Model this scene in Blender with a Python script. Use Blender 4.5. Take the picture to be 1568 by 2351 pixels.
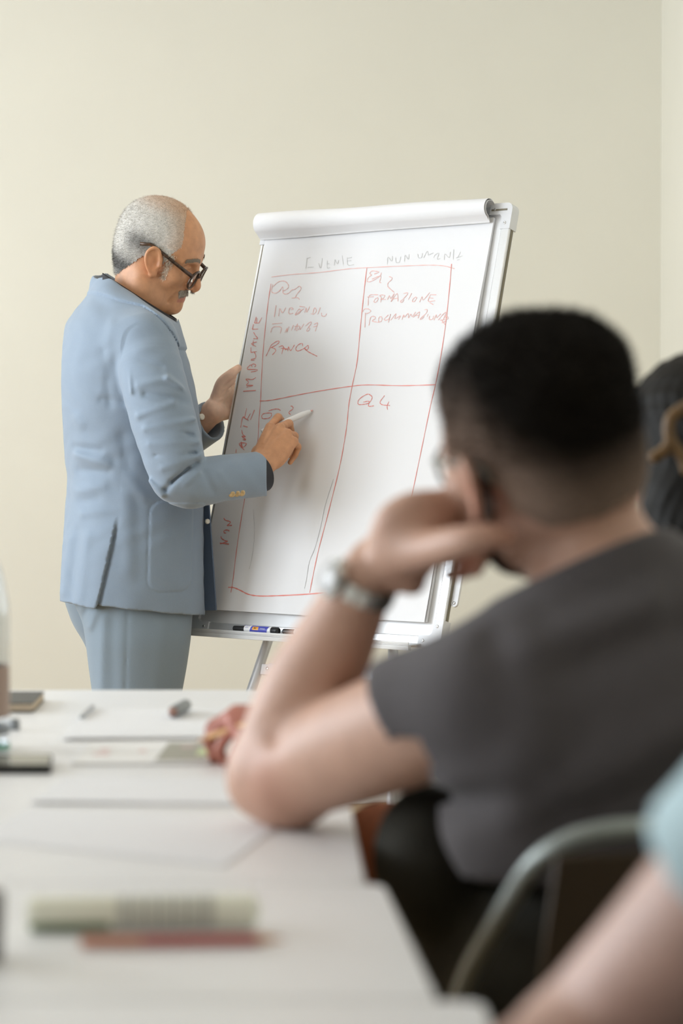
import bpy, bmesh, math, random, time
import numpy as np
import openvdb as vdb
from mathutils import Vector, Matrix
random.seed(4); RNG = np.random.default_rng(4)
PI = math.pi
for o in list(bpy.data.objects): bpy.data.objects.remove(o)
SC = bpy.context.scene; COL = SC.collection

# ---------------------------------------------------------------- camera, world, daylight, exposure
F_PX, HOR, W_PX, H_PX = 5600.0, 1008.0, 1568.0, 2351.0
CAMP = np.array([0.0, 0.0, 1.13]); TILT = math.atan((H_PX/2 - HOR)/F_PX)
cam = bpy.data.cameras.new('camera'); camo = bpy.data.objects.new('camera', cam); COL.objects.link(camo)
cam.sensor_fit = 'HORIZONTAL'; cam.sensor_width = 24.0; cam.lens = F_PX*24.0/W_PX
camo.location = CAMP; camo.rotation_euler = (PI/2 - TILT, 0, 0)
cam.dof.use_dof = True; cam.dof.focus_distance = 5.62; cam.dof.aperture_fstop = 3.7; cam.clip_start = .05
SC.camera = camo
wd = bpy.data.worlds.new('sky'); SC.world = wd; wd.use_nodes = True
wd.node_tree.nodes['Background'].inputs[0].default_value = (.80, .90, 1.0, 1)
wd.node_tree.nodes['Background'].inputs[1].default_value = 1.0
SC.view_settings.view_transform = 'Standard'; SC.view_settings.look = 'None'
SC.view_settings.gamma = 1.0; SC.view_settings.use_curve_mapping = False; SC.view_settings.exposure = -0.07
DAY_W, PANEL_E = {1.4: 56.0, 4.0: 170.0, 6.1: 80.0}, 2.4
def area(name, loc, rot, sx, sy, w, col):
    l = bpy.data.lights.new(name, 'AREA'); l.shape = 'RECTANGLE'; l.size = sx; l.size_y = sy; l.energy = w; l.color = col
    o = bpy.data.objects.new(name, l); COL.objects.link(o); o.location = loc; o.rotation_euler = rot; return o
XL, XR, YB, YF, ZC = -3.6, 0.985, 7.55, -5.0, 2.85
WIN_Y = [1.4, 4.0, 6.1]; WIN_W, WIN_Z0, WIN_Z1 = 1.85, .85, 2.55  # nearest window is unseen, added only to brighten the foreground
for wy in WIN_Y:      # daylight standing in each window opening of the left wall
    area('window_daylight', (XL - .30, wy, (WIN_Z0 + WIN_Z1)/2), (0, -PI/2, 0), WIN_Z1 - WIN_Z0, WIN_W, DAY_W[wy], (.86, .93, 1.0))

# ---------------------------------------------------------------- helpers
_UP = np.array([0, math.sin(TILT), math.cos(TILT)]); _FW = np.array([0, math.cos(TILT), -math.sin(TILT)])
def at(px, py, Y):                      # a point of the place: sight line through a photo position, at distance Y into the room
    r = np.array([(px - W_PX/2)/F_PX, 0, 0]) + _UP*(H_PX/2 - py)/F_PX + _FW
    return CAMP + r*(Y/r[1])
def atz(px, py, z):                     # the same, on the level z
    r = np.array([(px - W_PX/2)/F_PX, 0, 0]) + _UP*(H_PX/2 - py)/F_PX + _FW
    return CAMP + r*((z - CAMP[2])/r[2])
def A(*v): return np.array(v, float)
def nz(v): v = np.asarray(v, float); return v/np.linalg.norm(v)

MATS = {}
def mat(name, col, rough=.6, metal=0, noise=0.0, nscale=30, bump=0.0, bscale=200, attr=None, sss=0.0, spec=.5, emit=0, stretch=None, sheen=0.0, coat=0.0):
    m = bpy.data.materials.new(name); m.use_nodes = True; nt = m.node_tree; b = nt.nodes['Principled BSDF']
    b.inputs['Roughness'].default_value = rough; b.inputs['Metallic'].default_value = metal
    b.inputs['Specular IOR Level'].default_value = spec
    b.inputs['Base Color'].default_value = (*col, 1)
    if sheen: b.inputs['Sheen Weight'].default_value = sheen; b.inputs['Sheen Roughness'].default_value = .5
    if coat: b.inputs['Coat Weight'].default_value = coat
    tc = nt.nodes.new('ShaderNodeTexCoord'); vec = tc.outputs['Object']
    if stretch:
        mp = nt.nodes.new('ShaderNodeMapping'); mp.inputs['Scale'].default_value = stretch
        nt.links.new(vec, mp.inputs['Vector']); vec = mp.outputs['Vector']
    src = None
    if attr:
        a = nt.nodes.new('ShaderNodeAttribute'); a.attribute_name = attr; src = a.outputs['Color']
    if noise:
        n = nt.nodes.new('ShaderNodeTexNoise'); n.inputs['Scale'].default_value = nscale; n.inputs['Detail'].default_value = 4
        nt.links.new(vec, n.inputs['Vector'])
        r = nt.nodes.new('ShaderNodeMapRange'); r.inputs['From Min'].default_value = .3; r.inputs['From Max'].default_value = .7
        r.inputs['To Min'].default_value = 1 - noise; r.inputs['To Max'].default_value = 1 + noise
        nt.links.new(n.outputs['Fac'], r.inputs['Value'])
        mx = nt.nodes.new('ShaderNodeVectorMath'); mx.operation = 'SCALE'
        if src: nt.links.new(src, mx.inputs[0])
        else: mx.inputs[0].default_value = col
        nt.links.new(r.outputs['Result'], mx.inputs['Scale']); src = mx.outputs[0]
    if src: nt.links.new(src, b.inputs['Base Color'])
    if bump:
        n = nt.nodes.new('ShaderNodeTexNoise'); n.inputs['Scale'].default_value = bscale; n.inputs['Detail'].default_value = 3
        nt.links.new(vec, n.inputs['Vector'])
        bp = nt.nodes.new('ShaderNodeBump'); bp.inputs['Strength'].default_value = bump; bp.inputs['Distance'].default_value = .002
        nt.links.new(n.outputs['Fac'], bp.inputs['Height']); nt.links.new(bp.outputs['Normal'], b.inputs['Normal'])
    if sss:
        b.inputs['Subsurface Weight'].default_value = sss; b.inputs['Subsurface Radius'].default_value = (.012, .005, .003)
        b.inputs['Subsurface Scale'].default_value = 1.0
    if emit:
        b.inputs['Emission Color'].default_value = (*col, 1); b.inputs['Emission Strength'].default_value = emit
    MATS[name] = m; return m

def loc_of(o):
    p = np.zeros(3)
    while o is not None: p = p + np.array(o.location); o = o.parent
    return p
def tag(o, label=None, cat=None, group=None, kind=None):
    if label: o['label'] = label
    if cat: o['category'] = cat
    if group: o['group'] = group
    if kind: o['kind'] = kind
    return o
def thing(name, loc, label, cat, group=None):
    o = bpy.data.objects.new(name, None); COL.objects.link(o); o.location = tuple(float(c) for c in loc); o.empty_display_size = .1
    return tag(o, label, cat, group)
def put(name, V, Fs, m, parent=None, smooth=True, col=None, origin=None, label=None, bevel=0, sub=0, auto=None):
    """one mesh object out of world-space vertices"""
    V = np.asarray(V, np.float32)
    me = bpy.data.meshes.new(name)
    base = loc_of(parent) if parent is not None else np.zeros(3)
    off = base if origin is None else np.asarray(origin, float)
    Vl = V - off.astype(np.float32)
    if isinstance(Fs, np.ndarray):
        n = len(Fs); k = Fs.shape[1]
        me.vertices.add(len(Vl)); me.vertices.foreach_set('co', Vl.ravel())
        me.loops.add(n*k); me.loops.foreach_set('vertex_index', Fs.astype(np.int32).ravel())
        me.polygons.add(n); me.polygons.foreach_set('loop_start', np.arange(0, n*k, k, dtype=np.int32))
        me.update(calc_edges=True); me.validate()
    else:
        me.from_pydata([tuple(map(float, v)) for v in Vl], [], Fs)
    for mm in (m if isinstance(m, (list, tuple)) else [m]): me.materials.append(mm)
    if smooth: me.polygons.foreach_set('use_smooth', np.ones(len(me.polygons), bool))
    if col is not None:
        ca = me.color_attributes.new('Col', 'FLOAT_COLOR', 'POINT')
        c4 = np.ones((len(V), 4), np.float32); c4[:, :3] = col; ca.data.foreach_set('color', c4.ravel())
    o = bpy.data.objects.new(name, me); COL.objects.link(o)
    if parent is not None: o.parent = parent
    o.location = tuple((off - base).tolist())
    if label: o['label'] = label
    if bevel:
        b = o.modifiers.new('bevel', 'BEVEL'); b.width = bevel; b.segments = 2; b.limit_method = 'ANGLE'; b.angle_limit = .6
    if sub:
        s = o.modifiers.new('sub', 'SUBSURF'); s.levels = sub; s.render_levels = sub
    if auto is not None:
        me.polygons.foreach_set('use_smooth', np.ones(len(me.polygons), bool))
        sm = np.zeros(len(me.edges), bool)
        bm = bmesh.new(); bm.from_mesh(me)
        for e in bm.edges: e.smooth = (len(e.link_faces) == 2 and e.calc_face_angle(0) < auto)
        bm.to_mesh(me); bm.free()
    return o

class MB:
    """collects simple solids (world space)"""
    def __init__(s): s.V = []; s.F = []
    def add(s, V, Fs):
        b = len(s.V); s.V += [tuple(map(float, v)) for v in V]; s.F += [tuple(i + b for i in f) for f in Fs]; return s
    def box(s, lo, hi, O=(0,0,0), X=(1,0,0), Y=(0,1,0), Z=(0,0,1)):
        O, X, Y, Z = map(lambda q: np.asarray(q, float), (O, X, Y, Z))
        P = [O + X*a + Y*b + Z*c for c in (lo[2], hi[2]) for b in (lo[1], hi[1]) for a in (lo[0], hi[0])]
        Fs = [(0,2,3,1),(4,5,7,6),(0,1,5,4),(2,6,7,3),(0,4,6,2),(1,3,7,5)]
        if np.dot(np.cross(X, Y), Z) < 0: Fs = [f[::-1] for f in Fs]
        return s.add(P, Fs)
    def tube(s, pts, r, n=12, cap=True, closed=False):
        pts = [np.asarray(p, float) for p in pts]; rr = r if isinstance(r, (list, tuple, np.ndarray)) else [r]*len(pts)
        m = len(pts); V = []; Fs = []; u = None
        for i, p in enumerate(pts):
            a = pts[i-1] if (i > 0 or closed) else p; b = pts[(i+1) % m] if (i < m-1 or closed) else p
            t = nz(b - a)
            if u is None: u = np.cross(t, [0,0,1] if abs(t[2]) < .9 else [1,0,0])
            u = nz(u - t*np.dot(u, t)); w = np.cross(t, u)
            for k in range(n):
                an = 2*PI*k/n; V.append(p + rr[i]*(u*math.cos(an) + w*math.sin(an)))
        for i in range(m if closed else m-1):
            j = (i+1) % m
            for k in range(n): Fs.append((i*n+k, i*n+(k+1) % n, j*n+(k+1) % n, j*n+k))
        if cap and not closed: Fs += [tuple(range(n))[::-1], tuple((m-1)*n + k for k in range(n))]
        return s.add(V, Fs)
    def lathe(s, c, prof, ax=(0,0,1), n=28, caps=True):
        ax = nz(ax); u = nz(np.cross(ax, [1,0,0] if abs(ax[0]) < .9 else [0,1,0])); w = np.cross(ax, u); c = np.asarray(c, float)
        V = []; Fs = []
        for r, h in prof:
            for k in range(n):
                an = 2*PI*k/n; V.append(c + ax*h + r*(u*math.cos(an) + w*math.sin(an)))
        for i in range(len(prof)-1):
            for k in range(n): Fs.append((i*n+k, i*n+(k+1) % n, (i+1)*n+(k+1) % n, (i+1)*n+k))
        if caps: Fs += [tuple(range(n))[::-1], tuple((len(prof)-1)*n + k for k in range(n))]
        return s.add(V, Fs)
    def build(s, name, m, parent=None, **k): return put(name, np.array(s.V), s.F, m, parent, **k)
def rounded(pts, r, n=6):
    out = []
    for i, p in enumerate(pts):
        p = np.asarray(p, float)
        if i in (0, len(pts)-1): out.append(p); continue
        a = nz(np.asarray(pts[i-1]) - p); b = nz(np.asarray(pts[i+1]) - p)
        d = min(r, .48*np.linalg.norm(np.asarray(pts[i-1]) - p), .48*np.linalg.norm(np.asarray(pts[i+1]) - p))
        for k in range(n+1):
            t = k/n; out.append((1-t)**2*(p + a*d) + 2*t*(1-t)*p + t*t*(p + b*d))
    return out
def sheet(name, P, m, parent, thick, sub=0, **k):
    """a grid of points P[i][j] as a sheet of real thickness"""
    P = np.asarray(P, float); a, b = P.shape[:2]
    du = np.gradient(P, axis=0); dv = np.gradient(P, axis=1); N = np.cross(du, dv); N /= np.linalg.norm(N, axis=2, keepdims=True) + 1e-12
    V = np.concatenate([P.reshape(-1, 3), (P - N*thick).reshape(-1, 3)]); n = a*b; Fs = []
    for i in range(a-1):
        for j in range(b-1):
            q = (i*b+j, (i+1)*b+j, (i+1)*b+j+1, i*b+j+1); Fs.append(q); Fs.append(tuple(x+n for x in q[::-1]))
    edge = [(i, 0) for i in range(a)] + [(a-1, j) for j in range(1, b)] + [(i, b-1) for i in range(a-2, -1, -1)] + [(0, j) for j in range(b-2, 0, -1)]
    ids = [i*b+j for i, j in edge]
    for q in range(len(ids)):
        x, y = ids[q], ids[(q+1) % len(ids)]; Fs.append((y, x, x+n, y+n))
    return put(name, V, Fs, m, parent, auto=.7, **k)

# ---------------------------------------------------------------- distance-field modelling (smooth continuous bodies and cloth)
def catmull(P, n):
    P = np.asarray(P, float); out = []
    Q = np.vstack([2*P[0]-P[1], P, 2*P[-1]-P[-2]])
    for i in range(1, len(Q)-2):
        for k in range(n):
            t = k/n; a, b, c, d = Q[i-1], Q[i], Q[i+1], Q[i+2]
            out.append(.5*(2*b + (c-a)*t + (2*a-5*b+4*c-d)*t*t + (3*b-a-3*c+d)*t**3))
    out.append(P[-1]); return np.array(out)
class SDF:
    def __init__(s, lo, hi, h):
        s.h = h; s.lo = np.asarray(lo, float); n = np.ceil((np.asarray(hi) - s.lo)/h).astype(int) + 1
        s.ax = [(s.lo[i] + h*np.arange(n[i])).astype(np.float32) for i in range(3)]
        s.D = np.full(n, .06, np.float32)
    def reg(s, lo, hi, pad):
        sl = []; g = []
        for i in range(3):
            a = int(np.clip(math.floor((lo[i]-pad-s.lo[i])/s.h), 0, len(s.ax[i]))); b = int(np.clip(math.ceil((hi[i]+pad-s.lo[i])/s.h)+1, 0, len(s.ax[i])))
            sl.append(slice(a, b)); sh = [1,1,1]; sh[i] = -1; g.append(s.ax[i][a:b].reshape(sh))
        return tuple(sl), g
    def mix(s, sl, d, k, op):
        a = s.D[sl]
        if a.size == 0: return
        if op == 'sub': a = -a
        if k > 0:
            h = np.maximum(k - np.abs(a-d), 0)/k; r = np.minimum(a, d) - h*h*k*.25
        else: r = np.minimum(a, d)
        s.D[sl] = -r if op == 'sub' else r
    def capd(s, g, p0, p1, r0, r1):
        b = p1 - p0; L2 = float(b@b) + 1e-12; X, Y, Z = g[0]-p0[0], g[1]-p0[1], g[2]-p0[2]
        t = np.clip((X*b[0] + Y*b[1] + Z*b[2])/L2, 0, 1)
        return np.sqrt((X-t*b[0])**2 + (Y-t*b[1])**2 + (Z-t*b[2])**2) - (r0 + t*(r1-r0))
    def chain(s, pts, radii, k=.0, n=6, op='u'):
        pts = np.asarray(pts, float); radii = np.asarray(radii, float)
        if len(pts) > 2: R = catmull(np.c_[pts, radii], n)
        else: R = np.c_[pts, radii]
        P, r = R[:, :3], R[:, 3]; rm = r.max(); pad = k + 3*s.h
        sl, g = s.reg(P.min(0)-rm, P.max(0)+rm, pad); T = np.full([len(s.ax[i][sl[i]]) for i in range(3)], .06, np.float32)
        if T.size == 0: return s
        for i in range(len(P)-1):
            q = max(r[i], r[i+1]); s2, g2 = s.reg(np.minimum(P[i], P[i+1])-q, np.maximum(P[i], P[i+1])+q, pad)
            rel = tuple(slice(s2[j].start-sl[j].start, s2[j].stop-sl[j].start) for j in range(3))
            if T[rel].size: T[rel] = np.minimum(T[rel], s.capd(g2, P[i], P[i+1], r[i], r[i+1]))
        s.mix(sl, T, k, op); return s
    def cap(s, p0, p1, r0, r1, k=0, op='u'): return s.chain([p0, p1], [r0, r1], k, 1, op)
    def ell(s, c, r, M=None, k=0, op='u', e=2.0):
        c = np.asarray(c, float); M = np.eye(3) if M is None else np.asarray(M, float)   # columns of M = the ellipsoid's axes
        ex = np.sqrt(((M*np.asarray(r))**2).sum(1)) if e == 2 else np.abs(M*np.asarray(r)).sum(1)
        sl, g = s.reg(c-ex, c+ex, k+3*s.h); X, Y, Z = g[0]-c[0], g[1]-c[1], g[2]-c[2]
        q = [X*M[0,i] + Y*M[1,i] + Z*M[2,i] for i in range(3)]
        if e == 2:
            k0 = np.sqrt((q[0]/r[0])**2 + (q[1]/r[1])**2 + (q[2]/r[2])**2); k1 = np.sqrt((q[0]/r[0]**2)**2 + (q[1]/r[1]**2)**2 + (q[2]/r[2]**2)**2)
            d = k0*(k0-1)/np.maximum(k1, 1e-6)
        else:
            k0 = (np.abs(q[0]/r[0])**e + np.abs(q[1]/r[1])**e + np.abs(q[2]/r[2])**e)**(1/e); d = (k0-1)*min(r)
        s.mix(sl, d.astype(np.float32), k, op); return s
    def stack(s, zs, cx, cy, a, b, th, e=2.2, k=0, op='u', smooth=7):
        """elliptical sections piled up in z: a along the heading th, b across it"""
        zs = np.asarray(zs, float); o = np.argsort(zs); zs = zs[o]; zf = np.linspace(zs[0], zs[-1], 400)
        th = np.broadcast_to(th, zs.shape)
        def tab(v):
            y = np.interp(zf, zs, np.asarray(v, float)[o]); w = int(400*.012*smooth)*2+1
            return np.convolve(np.pad(y, w//2, mode='edge'), np.ones(w)/w, 'valid')
        CX, CY, Aa, Bb, TH = map(tab, (cx, cy, a, b, th)); R = max(Aa.max(), Bb.max())
        sl, g = s.reg((CX.min()-R, CY.min()-R, zs[0]), (CX.max()+R, CY.max()+R, zs[-1]), k+3*s.h)
        z = g[2].ravel(); f = lambda v: np.interp(z, zf, v).astype(np.float32).reshape(1, 1, -1)
        X, Y = g[0]-f(CX), g[1]-f(CY); c, q = f(np.cos(TH)), f(np.sin(TH)); aa, bb = f(Aa), f(Bb)
        t = (X*c + Y*q)/aa; l = (X*q - Y*c)/bb
        G = (np.abs(t)**e + np.abs(l)**e)**(1/e); d = (G-1)*np.minimum(aa, bb)
        d = np.maximum(d, np.maximum(g[2]-zs[-1], zs[0]-g[2])); s.mix(sl, d, k, op); return s
    def half(s, p, n, k=0, keep_inside=None, box=None):
        """cut away everything on the side n points to (inside box=(lo,hi) when given)"""
        p = np.asarray(p, float); n = nz(n); lo, hi = box if box else (s.lo, [a[-1] for a in s.ax])
        sl, g = s.reg(lo, hi, 0); d = -((g[0]-p[0])*n[0] + (g[1]-p[1])*n[1] + (g[2]-p[2])*n[2])
        s.mix(sl, np.broadcast_to(d, s.D[sl].shape).astype(np.float32), k, 'sub'); return s
    def ridge(s, p0, p1, amp, w, sy=1.0):
        p0, p1 = np.asarray(p0, float), np.asarray(p1, float); pad = 3*w/min(sy, 1)
        sl, g = s.reg(np.minimum(p0, p1), np.maximum(p0, p1), pad); S = np.array([1, sy, 1]); q0, q1 = p0*S, p1*S
        d = s.capd([g[0], g[1]*sy, g[2]], q0, q1, 0, 0)
        s.D[sl] -= (amp*np.exp(-(d/w)**2)).astype(np.float32); return s
    def ridges(s, pts, amp, w, sy=1.0):
        pts = catmull(np.asarray(pts, float), 5) if len(pts) > 2 else np.asarray(pts, float)
        pad = 3*w/min(sy, 1); sl, g = s.reg(pts.min(0), pts.max(0), pad); best = None; S = np.array([1, sy, 1])
        for i in range(len(pts)-1):
            d = s.capd([g[0], g[1]*sy, g[2]], pts[i]*S, pts[i+1]*S, 0, 0); best = d if best is None else np.minimum(best, d)
        s.D[sl] -= (amp*np.exp(-(best/w)**2)).astype(np.float32); return s
    def mesh(s, smooth=0):
        g = vdb.FloatGrid(.06); g.copyFromArray(np.ascontiguousarray(s.D)); P, Q = g.convertToQuads()
        P = np.asarray(P, float)*s.h + s.lo; Q = np.asarray(Q)[:, ::1]
        return P, Q
def frame_of(f, r):
    f = nz(f); r = nz(np.asarray(r, float) - f*np.dot(f, r)); u = np.cross(r, f); return f, r, u
def flip_check(P, Q):
    a, b, c = P[Q[:, 0]], P[Q[:, 1]], P[Q[:, 2]]
    vol = np.einsum('ij,ij->i', a, np.cross(b, c)).sum()
    return Q if vol > 0 else Q[:, ::-1].copy()
def body(name, S, m, parent=None, **k):
    P, Q = S.mesh(); Q = flip_check(P - P.mean(0), Q)
    keep = k.pop('largest', False)
    cf = k.pop('colf', None)
    return put(name, P, np.ascontiguousarray(Q), m, parent, col=None if cf is None else cf(P), **k)
# ---------------------------------------------------------------- materials
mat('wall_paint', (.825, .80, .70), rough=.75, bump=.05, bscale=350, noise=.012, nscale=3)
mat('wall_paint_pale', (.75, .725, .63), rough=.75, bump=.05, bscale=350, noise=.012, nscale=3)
mat('ceiling_paint', (.74, .73, .71), rough=.85)
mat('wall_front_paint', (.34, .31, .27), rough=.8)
mat('floor_wood', (.42, .27, .12), rough=.45, noise=.18, nscale=8, stretch=(1, 12, 1))
mat('white_trim', (.80, .79, .76), rough=.5)
mat('laminate', (.83, .825, .82), rough=.38, noise=.01, nscale=60)
mat('table_metal', (.55, .56, .58), rough=.35, metal=.9)
mat('aluminium', (.74, .75, .76), rough=.24, metal=.45, noise=.02, nscale=90, stretch=(1, 1, 8))
mat('groove', (.20, .18, .13), rough=.6)
mat('plastic_grey', (.70, .71, .73), rough=.42)
mat('board_enamel', (.82, .825, .83), rough=.22)
mat('paper', (.80, .80, .81), rough=.7)
mat('paper_warm', (.84, .83, .81), rough=.7)
mat('paper_edge', (.62, .60, .74), rough=.8)
mat('ink_red', (.80, .27, .23), rough=.6)
mat('ink_red_faint', (.82, .50, .46), rough=.6)
mat('ink_grey', (.50, .50, .50), rough=.7)
mat('ink_black', (.60, .60, .59), rough=.7)
mat('steel', (.62, .62, .62), rough=.22, metal=1)
mat('leg_paint', (.62, .63, .66), rough=.32, metal=.35)
mat('black_plastic', (.018, .018, .019), rough=.35)
mat('white_plastic', (.82, .82, .82), rough=.3)
mat('blue_print', (.07, .08, .42), rough=.4)
mat('orange_print', (.85, .38, .03), rough=.4)
mat('lamp_diffuser', (1.0, .90, .74), emit=PANEL_E)
mat('lamp_frame', (.8, .8, .8), rough=.4)
g = mat('window_glass', (1, 1, 1), rough=.05); nt = g.node_tree; nt.nodes.clear()
o_ = nt.nodes.new('ShaderNodeOutputMaterial'); tr = nt.nodes.new('ShaderNodeBsdfTransparent'); gl = nt.nodes.new('ShaderNodeBsdfGlossy'); mx = nt.nodes.new('ShaderNodeMixShader')
gl.inputs['Roughness'].default_value = .02; mx.inputs[0].default_value = .07
nt.links.new(tr.outputs[0], mx.inputs[1]); nt.links.new(gl.outputs[0], mx.inputs[2]); nt.links.new(mx.outputs[0], o_.inputs[0])
def clear_mat(name, tint, gloss):
    m = mat(name, tint); nt = m.node_tree; nt.nodes.clear()
    o_ = nt.nodes.new('ShaderNodeOutputMaterial'); tr = nt.nodes.new('ShaderNodeBsdfTransparent'); gl = nt.nodes.new('ShaderNodeBsdfGlossy'); mx = nt.nodes.new('ShaderNodeMixShader')
    lw = nt.nodes.new('ShaderNodeLayerWeight'); lw.inputs[0].default_value = gloss; tr.inputs[0].default_value = (*tint, 1)
    gl.inputs['Roughness'].default_value = .05; nt.links.new(lw.outputs['Facing'], mx.inputs[0])
    nt.links.new(tr.outputs[0], mx.inputs[1]); nt.links.new(gl.outputs[0], mx.inputs[2]); nt.links.new(mx.outputs[0], o_.inputs[0]); return m
clear_mat('bottle_plastic', (.90, .93, .95), .30); clear_mat('lens', (.93, .94, .92), .12)

# ---------------------------------------------------------------- the room
def struct(name, m, *boxes, bevel=0):
    b = MB()
    for lo, hi in boxes: b.box(lo, hi)
    o = b.build(name, m, smooth=False, bevel=bevel); o['kind'] = 'structure'; return o
T = .12
struct('floor', MATS['floor_wood'], ((XL-T, YF-T, -.1), (XR+T, YB+T, 0)))
struct('ceiling', MATS['ceiling_paint'], ((XL-T, YF-T, ZC), (XR+T, YB+T, ZC+.1)))
struct('wall_back', MATS['wall_paint'], ((XL-T, YB, 0), (XR+T, YB+T, ZC)))
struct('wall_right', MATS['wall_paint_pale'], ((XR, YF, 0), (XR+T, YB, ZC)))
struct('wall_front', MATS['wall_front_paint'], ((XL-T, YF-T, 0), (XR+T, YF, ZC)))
ys = [YF]
for wy in WIN_Y: ys += [wy - WIN_W/2, wy + WIN_W/2]
ys.append(YB); bx = [((XL-T, ys[i], 0), (XL, ys[i+1], ZC)) for i in range(0, len(ys), 2)]
for wy in WIN_Y: bx += [((XL-T, wy-WIN_W/2, 0), (XL, wy+WIN_W/2, WIN_Z0)), ((XL-T, wy-WIN_W/2, WIN_Z1), (XL, wy+WIN_W/2, ZC))]
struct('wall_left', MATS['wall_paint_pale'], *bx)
for n, (lo, hi) in dict(back=((XL, YB-.015, 0), (XR, YB, .08)), right=((XR-.015, YF, 0), (XR, YB-.015, .08)), left=((XL, YF, 0), (XL+.015, YB-.015, .08))).items():
    struct('baseboard_' + n, MATS['white_trim'], (lo, hi), bevel=.004)
for i, wy in enumerate(WIN_Y):
    y0, y1 = wy - WIN_W/2, wy + WIN_W/2; e = .05
    fr = struct('window_%d' % (i+1), MATS['white_trim'], ((XL-.09, y0, WIN_Z0), (XL-.03, y0+e, WIN_Z1)), ((XL-.09, y1-e, WIN_Z0), (XL-.03, y1, WIN_Z1)), ((XL-.09, y0+e, WIN_Z0), (XL-.03, y1-e, WIN_Z0+e)), ((XL-.09, y0+e, WIN_Z1-e), (XL-.03, y1-e, WIN_Z1)), ((XL-.09, wy-.03, WIN_Z0+e), (XL-.03, wy+.03, WIN_Z1-e)))
    for a, b in ((y0+e, wy-.03), (wy+.03, y1-e)):
        MB().box((XL-.064, a, WIN_Z0+e), (XL-.058, b, WIN_Z1-e)).build('window_pane', MATS['window_glass'], fr, smooth=False)
    MB().box((XL-.03, y0-.03, WIN_Z0-.03), (XL+.10, y1+.03, WIN_Z0)).build('window_sill', MATS['white_trim'], fr, smooth=False, bevel=.004)
for i, (x, y, w) in enumerate([(-2.3, 1.0, 'front window'), (-2.3, 3.4, 'middle window'), (-2.3, 5.8, 'far window'), (-.5, 1.0, 'front table'), (-.5, 3.4, 'far table'), (-.5, 5.8, 'flip chart')]):
    t = thing('ceiling_light', (x, y, ZC), 'square white ceiling light panel near the ' + w, 'ceiling light', 'ceiling light panels')
    b = MB(); s = .30
    for lo, hi in (((-s, -s), (s, -s+.02)), ((-s, s-.02), (s, s)), ((-s, -s+.02), (-s+.02, s-.02)), ((s-.02, -s+.02), (s, s-.02))):
        b.box((x+lo[0], y+lo[1], ZC-.025), (x+hi[0], y+hi[1], ZC-.0005))
    b.build('frame', MATS['lamp_frame'], t, smooth=False)
    MB().box((x-s+.021, y-s+.021, ZC-.02), (x+s-.021, y+s-.021, ZC-.012)).build('diffuser', MATS['lamp_diffuser'], t, smooth=False)

# ---------------------------------------------------------------- flip chart
fa, fl, FWD_, FH = .6822, .2737, .738, 1.02
U = A(math.cos(fa), -math.sin(fa), 0); BK = A(math.sin(fa), math.cos(fa), 0); VV = A(0, 0, math.cos(fl)) + BK*math.sin(fl); NN = np.cross(U, VV)
FO = CAMP + A(-.0739, 5.5168, -.4527)
def fp(u, v, n=0.0): return FO + U*u + VV*v + NN*n
def fbox(b, u0, u1, v0, v1, n0, n1): return b.box((u0, v0, n0), (u1, v1, n1), FO, U, VV, NN)
footc = fp(.02, -.70, 0); footc[2] = 0
chart = thing('flip_chart', footc + BK*.35, 'white flip chart board on a grey metal tripod, leaning back', 'flip chart')
hw = FWD_/2
fbox(MB(), -hw+.02, hw-.02, .02, FH-.02, -.014, -.006).build('whiteboard', MATS['board_enamel'], chart, smooth=False)
def rail(u0, u1, v0, v1, lengthwise):
    b = MB(); fbox(b, u0, u1, v0, v1, -.020, 0)
    return b.build('frame_rail', MATS['aluminium'], chart, smooth=False, bevel=.0025)
FWr = .024
rail(-hw, -hw+FWr, .05, FH-.05, 1); rail(hw-FWr, hw, .05, FH-.05, 1); rail(-hw+.05, hw-.05, FH-FWr, FH, 0); rail(-hw+.05, hw-.05, 0, FWr, 0)
for u in (-hw+.0085, ): fbox(MB(), u-.0013, u+.0013, .055, FH-.055, -.002, .0006).build('rail_groove', MATS['groove'], chart, smooth=False, label='dark groove running down the frame rail')
fbox(MB(), hw-.0005, hw+.0012, .055, FH-.055, -.015, -.007).build('rail_groove', MATS['groove'], chart, smooth=False, label='dark groove along the side of the frame')
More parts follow.
